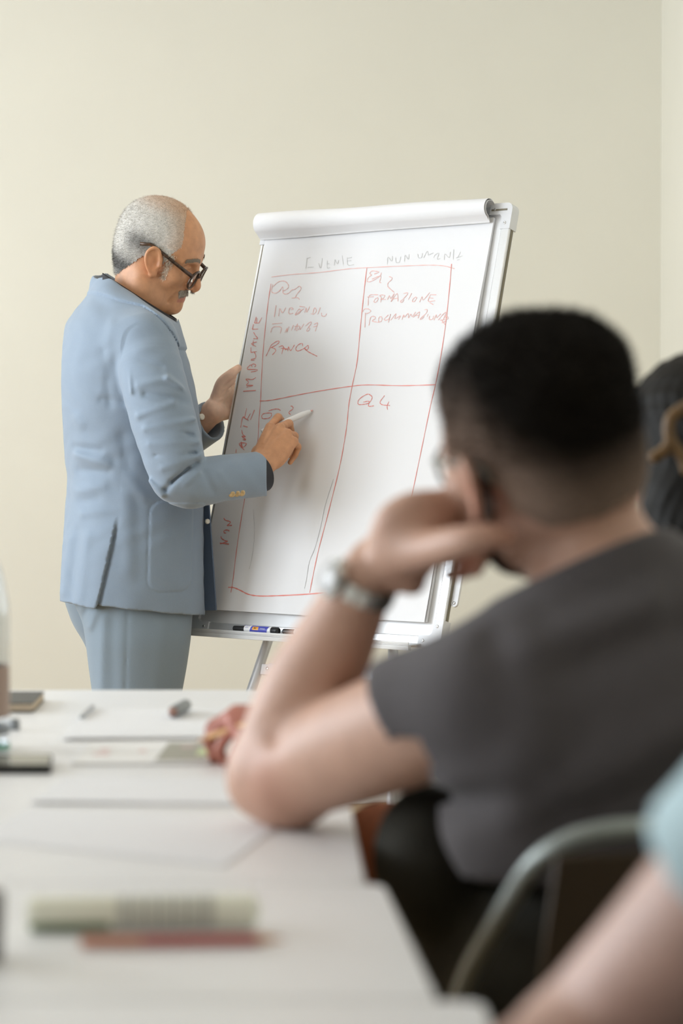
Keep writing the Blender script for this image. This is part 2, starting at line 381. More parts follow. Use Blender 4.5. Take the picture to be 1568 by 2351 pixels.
for su, v0, sv in ((-1, 0, 1), (1, 0, 1), (-1, FH, -1), (1, FH, -1)):       # plastic corner pieces, rounded, with two screws
    o2 = A(su*hw, v0); pts = []; L = .062; w = .027; R = .016
    for k in range(7): an = PI/2*k/6; pts.append((R - R*math.cos(an), R - R*math.sin(an)))
    pts = [(0, L)] + pts[0:] + [(L, 0), (L, w), (w+.006, w), (w, w+.006), (w, L)]
    V = []; n = len(pts)
    for nn in (-.024, .003):
        for p in pts: V.append(fp(o2[0] - su*(p[0]-.002), o2[1] + sv*(p[1]-.002), nn))
    Fs = [tuple(range(n, 2*n)), tuple(range(n))[::-1]] + [(i, (i+1) % n, (i+1) % n + n, i+n) for i in range(n)]
    if su*sv > 0: Fs = [f[::-1] for f in Fs]
    bm_ = bmesh.new(); vs = [bm_.verts.new(v) for v in V]
    for f in Fs: bm_.faces.new([vs[i] for i in f])
    bmesh.ops.recalc_face_normals(bm_, faces=bm_.faces); bmesh.ops.triangulate(bm_, faces=[f for f in bm_.faces if len(f.verts) > 4])
    bm_.verts.index_update(); VV_ = [tuple(v.co) for v in bm_.verts]; FF_ = [tuple(v.index for v in f.verts) for f in bm_.faces]; bm_.free()
    c = put('frame_corner', VV_, FF_, MATS['plastic_grey'], chart, smooth=False, bevel=.0015)
    for a, b_ in ((.046, .013), (.013, .046)):
        p = fp(o2[0] - su*a, o2[1] + sv*b_, .003)
        MB().lathe(p, [(.0036, -.001), (.0036, .0008), (.0025, .0016), (.0006, .0016), (.0006, .0008)], NN, 12).build('screw', MATS['steel'], c)
# clamp bar holding the pad
b = MB(); fbox(b, -hw+.06, .300, FH-.040, FH-.028, .0045, .0125); b.build('clamp_bar', MATS['aluminium'], chart, smooth=False, bevel=.003)
fbox(MB(), hw-.055, hw-.012, FH-.0165, FH-.0125, .0025, .0042).build('clamp_slot', MATS['groove'], chart, smooth=False)
# pen tray: a level shelf along the bottom edge
TO = FO + A(0, 0, 0); TFW = -BK; ZT = A(0, 0, 1)
def tbox(b, u0, u1, d0, d1, z0, z1): return b.box((u0, d0, z0), (u1, d1, z1), TO, U, TFW, ZT)
b = MB(); tbox(b, -hw+.012, hw-.05, -.002, .046, .004, .0065); tbox(b, -hw+.012, hw-.05, .043, .046, .0066, .0125); tbox(b, -hw+.012, hw-.05, .036, .046, -.006, .0038)
b.build('pen_tray', MATS['aluminium'], chart, smooth=False, bevel=.0008)
def lower(u, v, n=-.037): return fp(u, v, n)
zf = lambda du: None
def to_floor(p, d): return p + d*(-p[2]/d[2])
d1 = nz(-VV - U*.19); d2 = nz(-VV + U*.20)
f1 = to_floor(lower(-.150, 0), d1); f2 = to_floor(lower(.214, 0), d2)
for p, d, f in ((lower(-.150, 0), d1, f1), (lower(.214, 0), d2, f2)):
    lg = MB().tube([p - d*.25, f + A(0, 0, .012)], .0115, 16).build('leg', MATS['leg_paint'], chart)
    MB().lathe(f, [(.017, 0), (.017, .02), (.0135, .03)], (0, 0, 1), 16).build('rubber_foot', MATS['black_plastic'], lg)
f3 = to_floor(fp(.02, .62, -.03), nz(-A(0, 0, 1) + BK*.42))
lg = MB().tube([fp(.02, .62, -.03), f3 + A(0, 0, .012)], .0115, 16).build('leg', MATS['leg_paint'], chart)
MB().lathe(f3, [(.017, 0), (.017, .02), (.0135, .03)], (0, 0, 1), 16).build('rubber_foot', MATS['black_plastic'], lg)
def on(p, d, s): return p + d*s
q1, q2 = on(lower(-.150, 0), d1, .072), on(lower(.214, 0), d2, .066)
ux = nz(q2 - q1); vx = nz(VV - ux*np.dot(VV, ux)); nx = np.cross(ux, vx); Lq = np.linalg.norm(q2-q1)
b = MB(); b.box((.030, -.012, -.004), (Lq-.036, .013, .004), q1, ux, vx, nx); b.build('cross_bar', MATS['leg_paint'], chart, smooth=False, bevel=.001)
for s0, s1 in ((.011, .050), (Lq-.052, Lq-.011)):
    b = MB(); b.box((s0, -.0145, -.007), (s1, .010, .007), q1, ux, vx, nx); k = b.build('cross_bar_bracket', MATS['plastic_grey'], chart, smooth=False, bevel=.0015)
    MB().lathe(q1 + ux*((s0+s1)/2) + nx*.007, [(.004, 0), (.004, .0015), (.002, .002)], nx, 10).build('rivet', MATS['steel'], k)
# folded display arm on the right edge, and the plate on the back of the board
pa, pb = at(1037, 1392, 5.36), at(1066, 1215, 5.44); pb = fp(hw+.012, (pb-FO) @ VV, -.016); pa = fp(hw+.010, (pa-FO) @ VV, -.016)
pts = [pa, pb]; ux = nz(pb-pa); b = MB(); s = .0085
V = []; n = 10
for nn in (-.003, .003):
    for k in range(n+1): an = PI + PI*k/n; V.append(pa + U*s*math.cos(an) + ux*s*math.sin(an) + NN*nn)
    for k in range(n+1): an = PI*k/n; V.append(pb + U*s*math.cos(an) + ux*s*math.sin(an) + NN*nn)
m_ = 2*(n+1); b.add(V, [tuple(range(m_))[::-1], tuple(range(m_, 2*m_))] + [(i, (i+1) % m_, (i+1) % m_+m_, i+m_) for i in range(m_)])
arm = b.build('display_arm', MATS['plastic_grey'], chart, smooth=False)
MB().lathe(pa + NN*.003, [(.0035, 0), (.0035, .001), (.0015, .0018)], NN, 10).build('rivet', MATS['steel'], arm)
b = MB(); fbox(b, hw-.05, hw+.085, .215, .33, -.034, -.028); fbox(b, hw+.002, hw+.045, .185, .215, -.034, -.028); b.build('side_plate', MATS['plastic_grey'], chart, smooth=False, bevel=.001)

# ---------------------------------------------------------------- paper pad with the writing
PU0, PU1, PV0, PV1 = -.352, .324, .052, .988
def pn(u, v):            # how far the top sheet stands off the board
    t = (v-PV0)/(PV1-PV0); s = (u-PU0)/(PU1-PU0)
    return .0045 + .004*(1-t)**2 + .0022*math.sin(5.0*s+1.2)*(1-t) + .0016*math.sin(9*t+2*s) + .003*max(0, s-.82)/.18*(math.sin(PI*t)**2)
pad = thing('paper_pad', fp(0, .05, .004), 'large white paper pad with red handwriting clamped to the flip chart', 'paper pad')
NU, NV = 24, 36
P = [[fp(PU0+(PU1-PU0)*i/NU, PV0+(PV1-PV0)*j/NV, pn(PU0+(PU1-PU0)*i/NU, PV0+(PV1-PV0)*j/NV)) for j in range(NV+1)] for i in range(NU+1)]
top = sheet('top_sheet', P, MATS['paper'], pad, .0006)
b = MB(); fbox(b, PU0+.002, PU1-.0015, PV0+.003, PV1, -.005, .0025); b.build('sheet_stack', MATS['paper'], pad, smooth=False)
# sheets turned over the top: a bulge from the clamp line, over the top edge and down the back
for lay, (r, du, m_) in enumerate(((.0235, .0, 'paper'), (.0205, -.003, 'paper'))):
    P = []
    for i in range(25):
        s = i/24; u = PU0 - .012 + .002*lay + (PU1-PU0+.006)*s; rr = r*(1.10 - .16*s) + .0010*math.sin(11*s); c = (.006+rr*.55, 1.0055)
        sag = .010*math.exp(-(s/.35)**2)*0 + .004*math.sin(6*s+.5)*(1-s)
        col_ = [fp(u, .9705 - sag*.4 + .004*s, .0085+.002*lay)]
        for k in range(21):
            an = math.radians(-78 + (255)*k/20); col_.append(fp(u, c[1] + rr*math.sin(an)*(1.02) , c[0] + rr*math.cos(an)))
        for k in range(1, 9): col_.append(fp(u, c[1] - .07*k, -.026 - .002*k))
        P.append(col_)
    sheet('turned_sheet', P[::-1], MATS[m_], pad, .0008)
INK = [["grid_line","r",3,[[[-617,1747],[-495,1754],[-320,1757],[-149,1767],[-32,1768],[161,1767],[326,1764],[414,1756],[476,1740]]]],["grid_line","r",3,[[[-612,1713],[-609,1630],[-600,1520],[-586,1388],[-567,1257],[-544,1127],[-533,1041],[-518,955],[-504,827],[-523,699],[-521,551],[-511,382],[-500,257],[-498,190]]]],["grid_line","r",3.4,[[[-37,1768],[-25,1629],[-11,1480],[5,1311],[0,1193],[-1,1101],[7,1017],[10,934],[9,810],[-1,665],[-12,531],[-23,407],[-27,295],[-28,209]]]],["grid_line","r",3,[[[454,1764],[469,1631],[483,1465],[487,1300],[483,1190],[475,1096],[467,954],[460,813],[453,682],[441,551]]]],["grid_line","r",3.4,[[[-549,1125],[-474,1129],[-330,1151],[-176,1172],[-23,1189],[91,1196],[283,1189],[483,1190]]]],["grid_line","r",5,[[[-520,214],[-487,214],[-444,203],[-389,186],[-321,181],[-216,187],[-62,200],[88,216],[261,233],[431,248]]]],["pencil_line","g",2,[[[-14,747],[-33,623],[-36,520],[-46,417],[-63,355],[-61,273],[-63,228]]]],["pencil_line","g",1.2,[[[-458,594],[-420,469],[-409,365],[-412,306]]]],["letters_urgente","k",2.5,[[[-415,1834],[-409,1781]],[[-414,1832],[-393,1836]],[[-399,1786],[-361,1786]],[[-336,1804],[-317,1778],[-320,1829]],[[-286,1816],[-277,1778],[-260,1779]],[[-282,1798],[-269,1799]],[[-240,1818],[-237,1787]],[[-240,1818],[-219,1795],[-217,1815]],[[-200,1836],[-183,1790]],[[-167,1825],[-154,1787],[-117,1787]],[[-164,1821],[-138,1824]],[[-160,1807],[-139,1808]]]],["letters_non_urgente","k",2.5,[[[81,1779],[78,1815],[104,1794],[103,1819]],[[123,1811],[132,1787],[151,1788],[152,1813]],[[179,1789],[177,1819],[200,1798],[199,1823]],[[249,1822],[257,1804],[274,1803],[276,1824]],[[287,1801],[301,1832],[312,1812]],[[317,1815],[340,1824]],[[345,1798],[351,1813],[370,1819],[367,1792],[383,1794]],[[408,1786],[406,1814],[434,1795],[435,1823]],[[451,1834],[459,1784]],[[482,1793],[493,1820]],[[474,1792],[509,1800]],[[482,1781],[496,1784]]]],["letters_q1","r",3,[[[-600,1711],[-600,1674],[-575,1663],[-554,1671],[-545,1680]],[[-596,1696],[-570,1719],[-534,1723],[-509,1711],[-497,1692],[-510,1678],[-527,1673]],[[-550,1670],[-534,1694],[-525,1664],[-505,1656],[-484,1663],[-473,1675],[-452,1679],[-430,1693],[-415,1678],[-433,1657],[-442,1637]],[[-464,1634],[-428,1635],[-413,1625]]]],["letters_incendio","r",3,[[[-554,1602],[-552,1543]],[[-525,1546],[-527,1584],[-504,1562],[-490,1589]],[[-441,1581],[-462,1586],[-467,1568],[-459,1555],[-437,1558]],[[-455,1575],[-440,1578]],[[-424,1550],[-406,1577],[-391,1569],[-401,1555],[-422,1549],[-375,1579]],[[-405,1591],[-368,1586]],[[-366,1559],[-362,1582],[-353,1560],[-341,1589]],[[-315,1552],[-311,1580],[-296,1566],[-306,1550],[-326,1551]],[[-283,1547],[-275,1581]],[[-261,1554],[-255,1539],[-237,1537],[-229,1549]]]],["letters_finanza","r",3,[[[-557,1508],[-494,1511]],[[-557,1466],[-554,1484],[-542,1493],[-496,1489],[-496,1459]],[[-467,1462],[-457,1485],[-456,1463],[-447,1492]],[[-429,1471],[-422,1498]],[[-409,1472],[-398,1504],[-395,1468]],[[-413,1491],[-382,1493]],[[-387,1472],[-379,1490],[-374,1475],[-358,1503]],[[-346,1492],[-324,1509],[-312,1505],[-333,1474],[-327,1465],[-316,1477],[-328,1488]],[[-294,1498],[-274,1504],[-280,1463]],[[-296,1485],[-275,1490]]]],["letters_banca","r",3,[[[-561,1347],[-549,1376],[-538,1404],[-505,1421],[-493,1416],[-508,1403],[-543,1388]],[[-534,1390],[-510,1382],[-505,1371],[-522,1353]],[[-490,1392],[-463,1395],[-463,1356]],[[-463,1395],[-443,1375]],[[-474,1385],[-433,1380]],[[-428,1369],[-429,1391],[-411,1372],[-393,1400]],[[-342,1392],[-347,1405],[-370,1400],[-382,1382],[-372,1370],[-355,1371],[-330,1381],[-309,1395],[-304,1380],[-317,1372],[-328,1383],[-305,1366],[-270,1351],[-241,1340]]]],["letters_q2","r",3,[[[0,1730],[-13,1739],[-2,1750],[33,1746],[38,1741],[14,1735]],[[0,1730],[-17,1718],[-20,1701],[-4,1697],[28,1709],[52,1726],[55,1740]],[[6,1710],[38,1721],[57,1720],[55,1694],[66,1690]],[[105,1718],[123,1712],[123,1702],[107,1687],[108,1671],[121,1660],[153,1639]]]],["letters_formazione","r",3,[[[12,1581],[9,1629],[62,1631]],[[-1,1622],[36,1623]],[[60,1618],[47,1610],[43,1598],[54,1595],[64,1607],[60,1618]],[[83,1593],[82,1616],[71,1628],[99,1627],[95,1613],[81,1609],[109,1606]],[[120,1604],[127,1624],[138,1610],[154,1634],[144,1594]],[[144,1594],[171,1633],[184,1594]],[[151,1608],[180,1610]],[[209,1632],[234,1632],[211,1604],[198,1594],[210,1589],[217,1603]],[[243,1601],[255,1632]],[[268,1602],[280,1611],[289,1608],[280,1591],[268,1591],[268,1602]],[[310,1586],[320,1612],[329,1596],[359,1631]],[[365,1620],[399,1618]],[[365,1620],[359,1589],[398,1590]],[[362,1605],[385,1602]],[[369,1582],[392,1571]]]],["letters_programmazione","r",3,[[[3,1546],[16,1474]],[[-13,1550],[-7,1563],[16,1564],[34,1551],[9,1539]],[[38,1482],[40,1522],[61,1525],[69,1516],[53,1503],[95,1496]],[[93,1524],[106,1520],[108,1503],[94,1498],[89,1514],[93,1524]],[[142,1531],[123,1513],[129,1505],[150,1512],[154,1534],[150,1493]],[[160,1504],[186,1535],[184,1511],[213,1524],[205,1505]],[[226,1504],[231,1528],[238,1516],[255,1534],[262,1512],[272,1530],[283,1518],[297,1540]],[[288,1514],[320,1539],[318,1508]],[[295,1521],[319,1524]],[[347,1548],[362,1548],[359,1531],[331,1506],[340,1504],[352,1516]],[[372,1527],[368,1515]],[[382,1518],[384,1501],[402,1502],[405,1517]],[[411,1496],[418,1522],[425,1508],[444,1526]],[[436,1496],[459,1524],[472,1530],[464,1498]],[[448,1495],[492,1501],[473,1515],[481,1494],[459,1481]],[[456,1495],[485,1467]]]],["letters_importante","r",3,[[[-665,1175],[-586,1178]],[[-649,1195],[-608,1204],[-653,1205],[-641,1220],[-663,1236],[-621,1233],[-601,1242]],[[-638,1271],[-603,1276],[-607,1283],[-664,1285],[-660,1300],[-646,1306],[-636,1295]],[[-645,1307],[-629,1311],[-614,1303],[-623,1295]],[[-652,1330],[-628,1330]],[[-652,1334],[-625,1340],[-628,1356],[-643,1373]],[[-661,1369],[-625,1372]],[[-661,1369],[-667,1394]],[[-636,1398],[-668,1413],[-635,1421]],[[-654,1402],[-660,1429]],[[-660,1438],[-633,1438],[-649,1451],[-667,1470]],[[-680,1486],[-641,1485]],[[-680,1486],[-677,1511]],[[-672,1517],[-643,1515]],[[-672,1517],[-668,1548]],[[-658,1517],[-663,1542]],[[-645,1514],[-631,1543]]]],["letters_ante","r",3.6,[[[-637,869],[-639,887]],[[-587,882],[-628,915],[-582,915],[-601,896],[-617,924],[-609,893]],[[-610,934],[-590,934],[-621,951],[-596,948],[-617,961],[-628,982]],[[-624,1003],[-594,996]],[[-638,994],[-638,1044],[-625,1044]],[[-637,1047],[-598,1030]],[[-625,1044],[-623,1090]],[[-607,1033],[-594,1063]],[[-585,1032],[-572,1081]]]],["letters_q3","r",3.4,[[[-462,1065],[-492,1065],[-515,1060],[-518,1047],[-508,1038],[-473,1040],[-459,1051],[-463,1065]],[[-482,1076],[-449,1084],[-423,1084],[-408,1077]],[[-351,1098],[-340,1097],[-333,1085],[-355,1069],[-341,1056]]]],["letters_q4","r",3.2,[[[119,1145],[104,1152],[82,1146],[56,1129],[50,1115],[57,1103],[82,1103],[109,1107],[124,1119],[129,1136],[118,1147]],[[82,1114],[111,1118],[116,1110],[115,1097],[125,1093],[147,1096]],[[200,1144],[181,1117],[184,1106],[201,1099],[241,1096]],[[231,1115],[225,1094],[231,1076]]]],["letters_non","r",4.2,[[[-631,547],[-618,537],[-587,530],[-587,520],[-601,511],[-570,512]],[[-579,483],[-590,489],[-611,487],[-611,476],[-597,473]],[[-625,458],[-620,448],[-597,438],[-577,435]],[[-621,420],[-577,435]],[[-625,425],[-566,421]]]]]
imats = {'r': MATS['ink_red'], 'g': MATS['ink_grey'], 'k': MATS['ink_black']}
for name, c, wdt, lines in INK:
    V = []; Fs = []
    for L in lines:
        Q = [(x/2000, y/2000) for x, y in L]
        if len(Q) > 2: Q = [tuple(q[:2]) for q in catmull([(x, y, 0) for x, y in Q], 4)]
        h = wdt*.00036; b0 = len(V)
        for i, (u, v) in enumerate(Q):
            a_ = Q[max(i-1, 0)]; c_ = Q[min(i+1, len(Q)-1)]; tx, ty = c_[0]-a_[0], c_[1]-a_[1]; l_ = math.hypot(tx, ty) + 1e-9
            k = h*(.75+.25*math.sin(i*1.7+u*90))
            for sg in (1, -1):
                uu, vv = u - sg*ty/l_*k, v + sg*tx/l_*k; V.append(fp(uu, vv, pn(uu, vv) + .0007))
        Fs += [(b0+2*i, b0+2*i+1, b0+2*i+3, b0+2*i+2) for i in range(len(Q)-1)]
    m_ = imats[c]
    if c == 'r' and min(q[1] for L in lines for q in L) > 1350: m_ = MATS['ink_red_faint']
    o = put('handwriting' if name.startswith('letters') else name, V, Fs, m_, top, smooth=False)
    if name.startswith('letters'): o['kind'] = 'stuff'

# ---------------------------------------------------------------- pens in the tray
def text_mesh(txt, size, O, X, Y, m, parent, name='lettering'):
    c = bpy.data.curves.new('t', 'FONT'); c.body = txt; c.size = size; c.align_x = 'CENTER'; c.align_y = 'CENTER'
    ob = bpy.data.objects.new('t', c); COL.objects.link(ob); dg = bpy.context.evaluated_depsgraph_get(); me = ob.evaluated_get(dg).to_mesh()
    V = [O + X*v.co.x + Y*v.co.y for v in me.vertices]; Fs = [tuple(p.vertices) for p in me.polygons]
    bpy.data.objects.remove(ob); bpy.data.curves.remove(c)
    return put(name, V, Fs, m, parent, smooth=False)
def board_marker(u0, u1, dz, d, label, written):
    c0 = TO + U*u0 + TFW*d + ZT*dz; c1 = TO + U*u1 + TFW*d + ZT*dz; ax = nz(c1-c0); L = np.linalg.norm(c1-c0); R = .0088
    t = thing('whiteboard_marker', c0, label, 'marker')
    MB().lathe(c0, [(.0045, 0), (.0062, .002), (.0072, L*.27), (.0072, L*.275)], ax).build('cap', MATS['black_plastic'], t, auto=.5)
    MB().lathe(c0, [(R*.9, L*.272), (R, L*.28), (R, L*.86), (R*.95, L*.865)], ax).build('barrel', MATS['white_plastic'], t, auto=.5)
    e = MB().lathe(c0, [(R*.97, L*.865), (R, L*.87), (R, L*.985), (R*.85, L), (R*.62, L), (R*.6, L*.985)], ax).build('end_plug', MATS['black_plastic'], t, auto=.5)
    if written:
        tow = nz(TFW*.85 + ZT*.5); sd = np.cross(tow, ax)   # the printed side
        def patch(s0, s1, a0, a1, m_, nm, skew=0):
            V = []; k = 7
            for j in range(k):
                an = a0 + (a1-a0)*j/(k-1)
                for s in (s0, s1): V.append(c0 + ax*(L*s + skew*(an-a0)/(a1-a0)) + (R+.00025)*(tow*math.cos(an) + sd*math.sin(an)))
            put(nm, V, [(2*j, 2*j+1, 2*j+3, 2*j+2) for j in range(k-1)], m_, t)
        patch(.40, .78, -1.25, .75, MATS['blue_print'], 'blue_band', .006)
        patch(.47, .60, -.55, .35, MATS['orange_print'], 'orange_logo')
        fa_ = lambda s, an: c0 + ax*(L*s) + (R+.0008)*(tow*math.cos(an) + sd*math.sin(an))
        text_mesh('BIC', .0058, fa_(.535, -.1), ax, sd, MATS['black_plastic'], t)
        text_mesh('Velleda', .0048, fa_(.70, -.15), ax, sd, MATS['white_plastic'], t)
        for an, tx in ((.45, 'WHITEBOARD'), (-.05, 'MARKER')): text_mesh(tx, .0026, fa_(.345, an), ax, sd, MATS['blue_print'], t)
    return t
board_marker(-.206, -.070, .0157, .024, 'black capped whiteboard marker with white printed barrel on the chart tray', True)
board_marker(-.056, .080, .0157, .024, 'second dark marker on the chart tray, half hidden by the forearm', False)
# ---------------------------------------------------------------- tables
TZ = .74
def table(x0a, x0b, x1a, x1b, y0, y1, label, z=TZ):
    """top between y0 (near) and y1 (far); left edge x0a..x0b, right edge x1a..x1b"""
    t = thing('meeting_table', ((x0a+x1a)/2, (y0+y1)/2, 0), label, 'table', 'white meeting tables pushed together')
    pts = [A(x0a, y0, 0), A(x1a, y0, 0), A(x1b, y1, 0), A(x0b, y1, 0)]
    loop = []
    for i, p in enumerate(pts):
        a, b = pts[i-1], pts[(i+1) % 4]; r = .018
        pa, pb = p + nz(a-p)*r, p + nz(b-p)*r
        for k in range(5): s = k/4; loop.append((1-s)**2*pa + 2*s*(1-s)*p + s*s*pb)
    n = len(loop); V = [q + A(0, 0, z-.025) for q in loop] + [q + A(0, 0, z) for q in loop]
    put('tabletop', V, [tuple(range(n))[::-1], tuple(range(n, 2*n))] + [(i, (i+1) % n, (i+1) % n+n, i+n) for i in range(n)], MATS['laminate'], t, smooth=False, bevel=.003)
    c = sum(pts)/4
    b = MB(); ins = [p + nz(c-p)*.10 for p in pts]
    for p in ins:
        MB().tube([p + A(0, 0, .012), p + A(0, 0, z-.026)], .02, 14).build('leg', MATS['table_metal'], t)
    for i in range(4):
        p, q = ins[i], ins[(i+1) % 4]; d = nz(q-p); w = np.cross(A(0, 0, 1), d)
        b.box((.021, -.01, 0), (np.linalg.norm(q-p)-.021, .01, .04), p + A(0, 0, z-.066), d, w, A(0, 0, 1))
    b.build('apron', MATS['table_metal'], t, smooth=False)
    return t
table(-1.75, -1.75, .022, -.02, 2.135, 3.785, 'long white table farthest from the camera, with papers, phone and bottle')
table(-1.75, -1.75, .068, .038, 1.690, 2.130, 'narrow white table carrying the pale marker and red pencil')
table(-1.75, -1.75, .104, .100, .95, 1.685, 'nearest white table, its rounded corner at the bottom edge')

mat('phone_black', (.015, .015, .012), rough=.22); mat('phone_screen', (.09, .09, .06), rough=.12)
mat('book_cover', (.07, .07, .065), rough=.5); mat('book_pages', (.62, .50, .36), rough=.8, noise=.1, nscale=300, stretch=(1, 1, 30))
mat('grey_cap', (.26, .28, .29), rough=.5); mat('red_tip', (.36, .20, .16), rough=.5)
mat('print_grey', (.36, .35, .29), rough=.6, noise=.10, nscale=40); mat('print_green', (.60, .68, .38), rough=.6); mat('print_pink', (.50, .42, .38), rough=.6); mat('print_red', (.80, .62, .60), rough=.7)
mat('pale_tube', (.93, .93, .78), rough=.35); mat('tube_label', (.55, .55, .48), rough=.4); mat('tube_green', (.16, .25, .09), rough=.4)
mat('pencil_red', (.48, .085, .06), rough=.3); mat('pencil_wood', (.62, .33, .17), rough=.6); mat('pencil_band', (.62, .24, .13), rough=.3)
mat('label_brown', (.42, .31, .25), rough=.5); mat('cap_green', (.05, .30, .18), rough=.4); mat('pencil_orange', (.75, .42, .16), rough=.4)
mat('dark_glass', (.03, .025, .015), rough=.15)
def quad(p0, p1, p2, p3, h, name, m, parent=None, n=1, **k):
    """a flat stack: p0..p3 corners (counter-clockwise from above) lying at their z, h thick"""
    ps = [A(*p) for p in (p0, p1, p2, p3)]
    V = [p.copy() for p in ps] + [p + A(0, 0, h) for p in ps]
    return put(name, V, [(3,2,1,0), (4,5,6,7)] + [(i, (i+1) % 4, (i+1) % 4+4, i+4) for i in range(4)], m, parent, smooth=False, **k)
def T_(x, y, z=TZ): return atz(x, y, z)
E0 = .0006
def paper_pile(name, cat, c, h, m, label, sheets=3, origin=True):
    z = TZ + E0; cs = [T_(x, y) for x, y in c]; ctr = sum(cs)/4; ctr[2] = z
    t = thing(name, ctr, label, cat)
    for i in range(sheets):
        hh = h/sheets; an = (i - sheets/2)*.018; R = np.array([[math.cos(an), -math.sin(an), 0], [math.sin(an), math.cos(an), 0], [0, 0, 1]])
        q = [ctr + R @ (A(p[0], p[1], z) - ctr) + A(0, 0, hh*i) for p in cs]
        quad(*q, hh*.85, 'sheet', m, t)
    return t
p1 = paper_pile('paper_stack', 'papers', [(150, 1701), (500, 1698), (540, 1634), (205, 1634)], .004, MATS['paper'], 'stack of white sheets with the small grey pen on it')
p2 = paper_pile('paper_sheet', 'papers', [(75, 1846), (640, 1852), (640, 1792), (150, 1790)], .0026, MATS['paper'], 'white note pad lying left of the elbow on the far table', 4)
# strip of shaded lavender paper edge is the pile's own thickness; a loose sheet lies half under it
paper_pile('paper_sheet', 'papers', [(-60, 1930), (520, 1990), (660, 1880), (60, 1860)], .0006, MATS['paper'], 'single loose white sheet in front of the white note pad', 1)
# open booklet with a grey picture
c = [T_(165, 1758), T_(480, 1758), T_(510, 1711), T_(210, 1711)]; ctr = sum(c)/4; ctr[2] = TZ+E0
t = thing('booklet', ctr, 'open booklet with a grey picture page beside the red hand', 'booklet')
mk = lambda s, u: (c[0]*(1-s)+c[1]*s)*(1-u) + (c[3]*(1-s)+c[2]*s)*u + A(0, 0, E0)
quad(mk(0,0), mk(.58,0), mk(.58,1), mk(0,1), .003, 'page', MATS['paper_warm'], t)
quad(mk(.585,0), mk(1,0), mk(1,1), mk(.585,1), .004, 'page', MATS['paper_warm'], t)
up = A(0, 0, .0042); quad(mk(.60,.06)+up, mk(.98,.06)+up, mk(.98,.94)+up, mk(.60,.94)+up, .0003, 'printed_picture', MATS['print_grey'], t)
up = A(0, 0, .0047); quad(mk(.87,.3)+up, mk(.97,.3)+up, mk(.97,.6)+up, mk(.87,.6)+up, .0003, 'printed_picture', MATS['print_green'], t)
quad(mk(.72,.60)+up, mk(.82,.60)+up, mk(.82,.8)+up, mk(.72,.8)+up, .0003, 'printed_picture', MATS['print_pink'], t)
up = A(0, 0, .0032)
for s, u, w in ((.10, .35, .12), (.12, .55, .07), (.42, .5, .05)): quad(mk(s,u)+up, mk(s+w,u)+up, mk(s+w,u+.12)+up, mk(s,u+.12)+up, .0003, 'printed_line', MATS['print_red'], t)
# phone
c = [T_(-110, 1778), T_(118, 1778), T_(122, 1750), T_(-100, 1750)]; ctr = sum(c)/4; ctr[2] = TZ+E0
t = thing('smartphone', ctr, 'black smartphone lying face up in front of the water bottle', 'phone')
quad(*[p + A(0, 0, E0) for p in c], .009, 'body', MATS['phone_black'], t, bevel=.0025)
s_ = [ctr + (p-ctr)*A(.95, .9, 0) + A(0, 0, .0097) for p in c]; quad(*s_, .0004, 'screen', MATS['phone_screen'], t)
# notebook
c = [T_(-90, 1637), T_(76, 1637), T_(102, 1609), T_(-60, 1609)]; ctr = sum(c)/4; ctr[2] = TZ+E0
t = thing('notebook', ctr, 'small dark notebook with tan page edges at the far table edge', 'notebook')
quad(*[p + A(0, 0, E0) for p in c], .0015, 'cover', MATS['book_cover'], t)
quad(*[ctr + (p-ctr)*A(.985, .97, 0) + A(0, 0, .0022) for p in c], .010, 'page_block', MATS['book_pages'], t)
quad(*[p + A(0, 0, .0128) for p in c], .0015, 'cover', MATS['book_cover'], t)
# small pieces
def stick(name, p, q, prof, parent=None, lab=None):
    pass
def short_pen(p, q, r, z, label, m1, m2, name='pen', cat='pen'):
    p, q = A(p[0], p[1], z+r), A(q[0], q[1], z+r); d = nz(q-p); L = np.linalg.norm(q-p)
    t = thing(name, p, label, cat)
    MB().lathe(p, [(r*.25, 0), (r*.5, L*.06), (r*.8, L*.14)], d, 16).build('tip', m2, t)
    MB().lathe(p, [(r*.85, L*.14), (r, L*.18), (r, L*.95), (r*.8, L)], d, 16).build('barrel', m1, t); return t
short_pen(T_(392, 1660), T_(428, 1640), .0085, TZ+.0052, 'short grey pen with a reddish tip lying on the paper stack', MATS['grey_cap'], MATS['red_tip'])
short_pen(T_(183, 1662), T_(214, 1634), .003, TZ+.0052, 'thin grey pen at the left end of the paper stack', MATS['table_metal'], MATS['grey_cap'])
b = MB().lathe(T_(33, 1676), [(.007, E0), (.0075, .004), (.0075, .012), (.005, .015)], (0, 0, 1), 18).build('bottle_cap', MATS['grey_cap'], None, origin=T_(33, 1676)); tag(b, 'small dark screw cap right beside the water bottle', 'cap')
# pale tube marker and the red pencil in front
p, q = T_(62, 2138), T_(596, 2130); r = .0135; p[2] = q[2] = TZ+r+E0; d = nz(q-p); L = np.linalg.norm(q-p)
t = thing('highlighter', p, 'thick pale cream marker with grey printed label and dark green end', 'marker')
MB().lathe(p, [(r*.86, 0), (r, .003), (r, L*.385), (r*.98, L*.39)], d, 24).build('cap', MATS['pale_tube'], t, auto=.5)
MB().lathe(p, [(r*.97, L*.392), (r*.97, L*.80)], d, 24).build('label_band', MATS['tube_label'], t, auto=.5, label='grey printed label round the barrel')
MB().lathe(p, [(r, L*.802), (r, L*.97), (r*.7, L*.99), (r*.4, L)], d, 24).build('barrel_end', MATS['pale_tube'], t, auto=.5)
side = nz(A(0, -.75, -1)); ou = np.cross(d, side); V = []
for k in range(7):
    an = -.5 + k/6*1.0
    for s in (.02, .36): V.append(p + d*L*s + (r+.0004)*(side*math.cos(an) + ou*math.sin(an)))
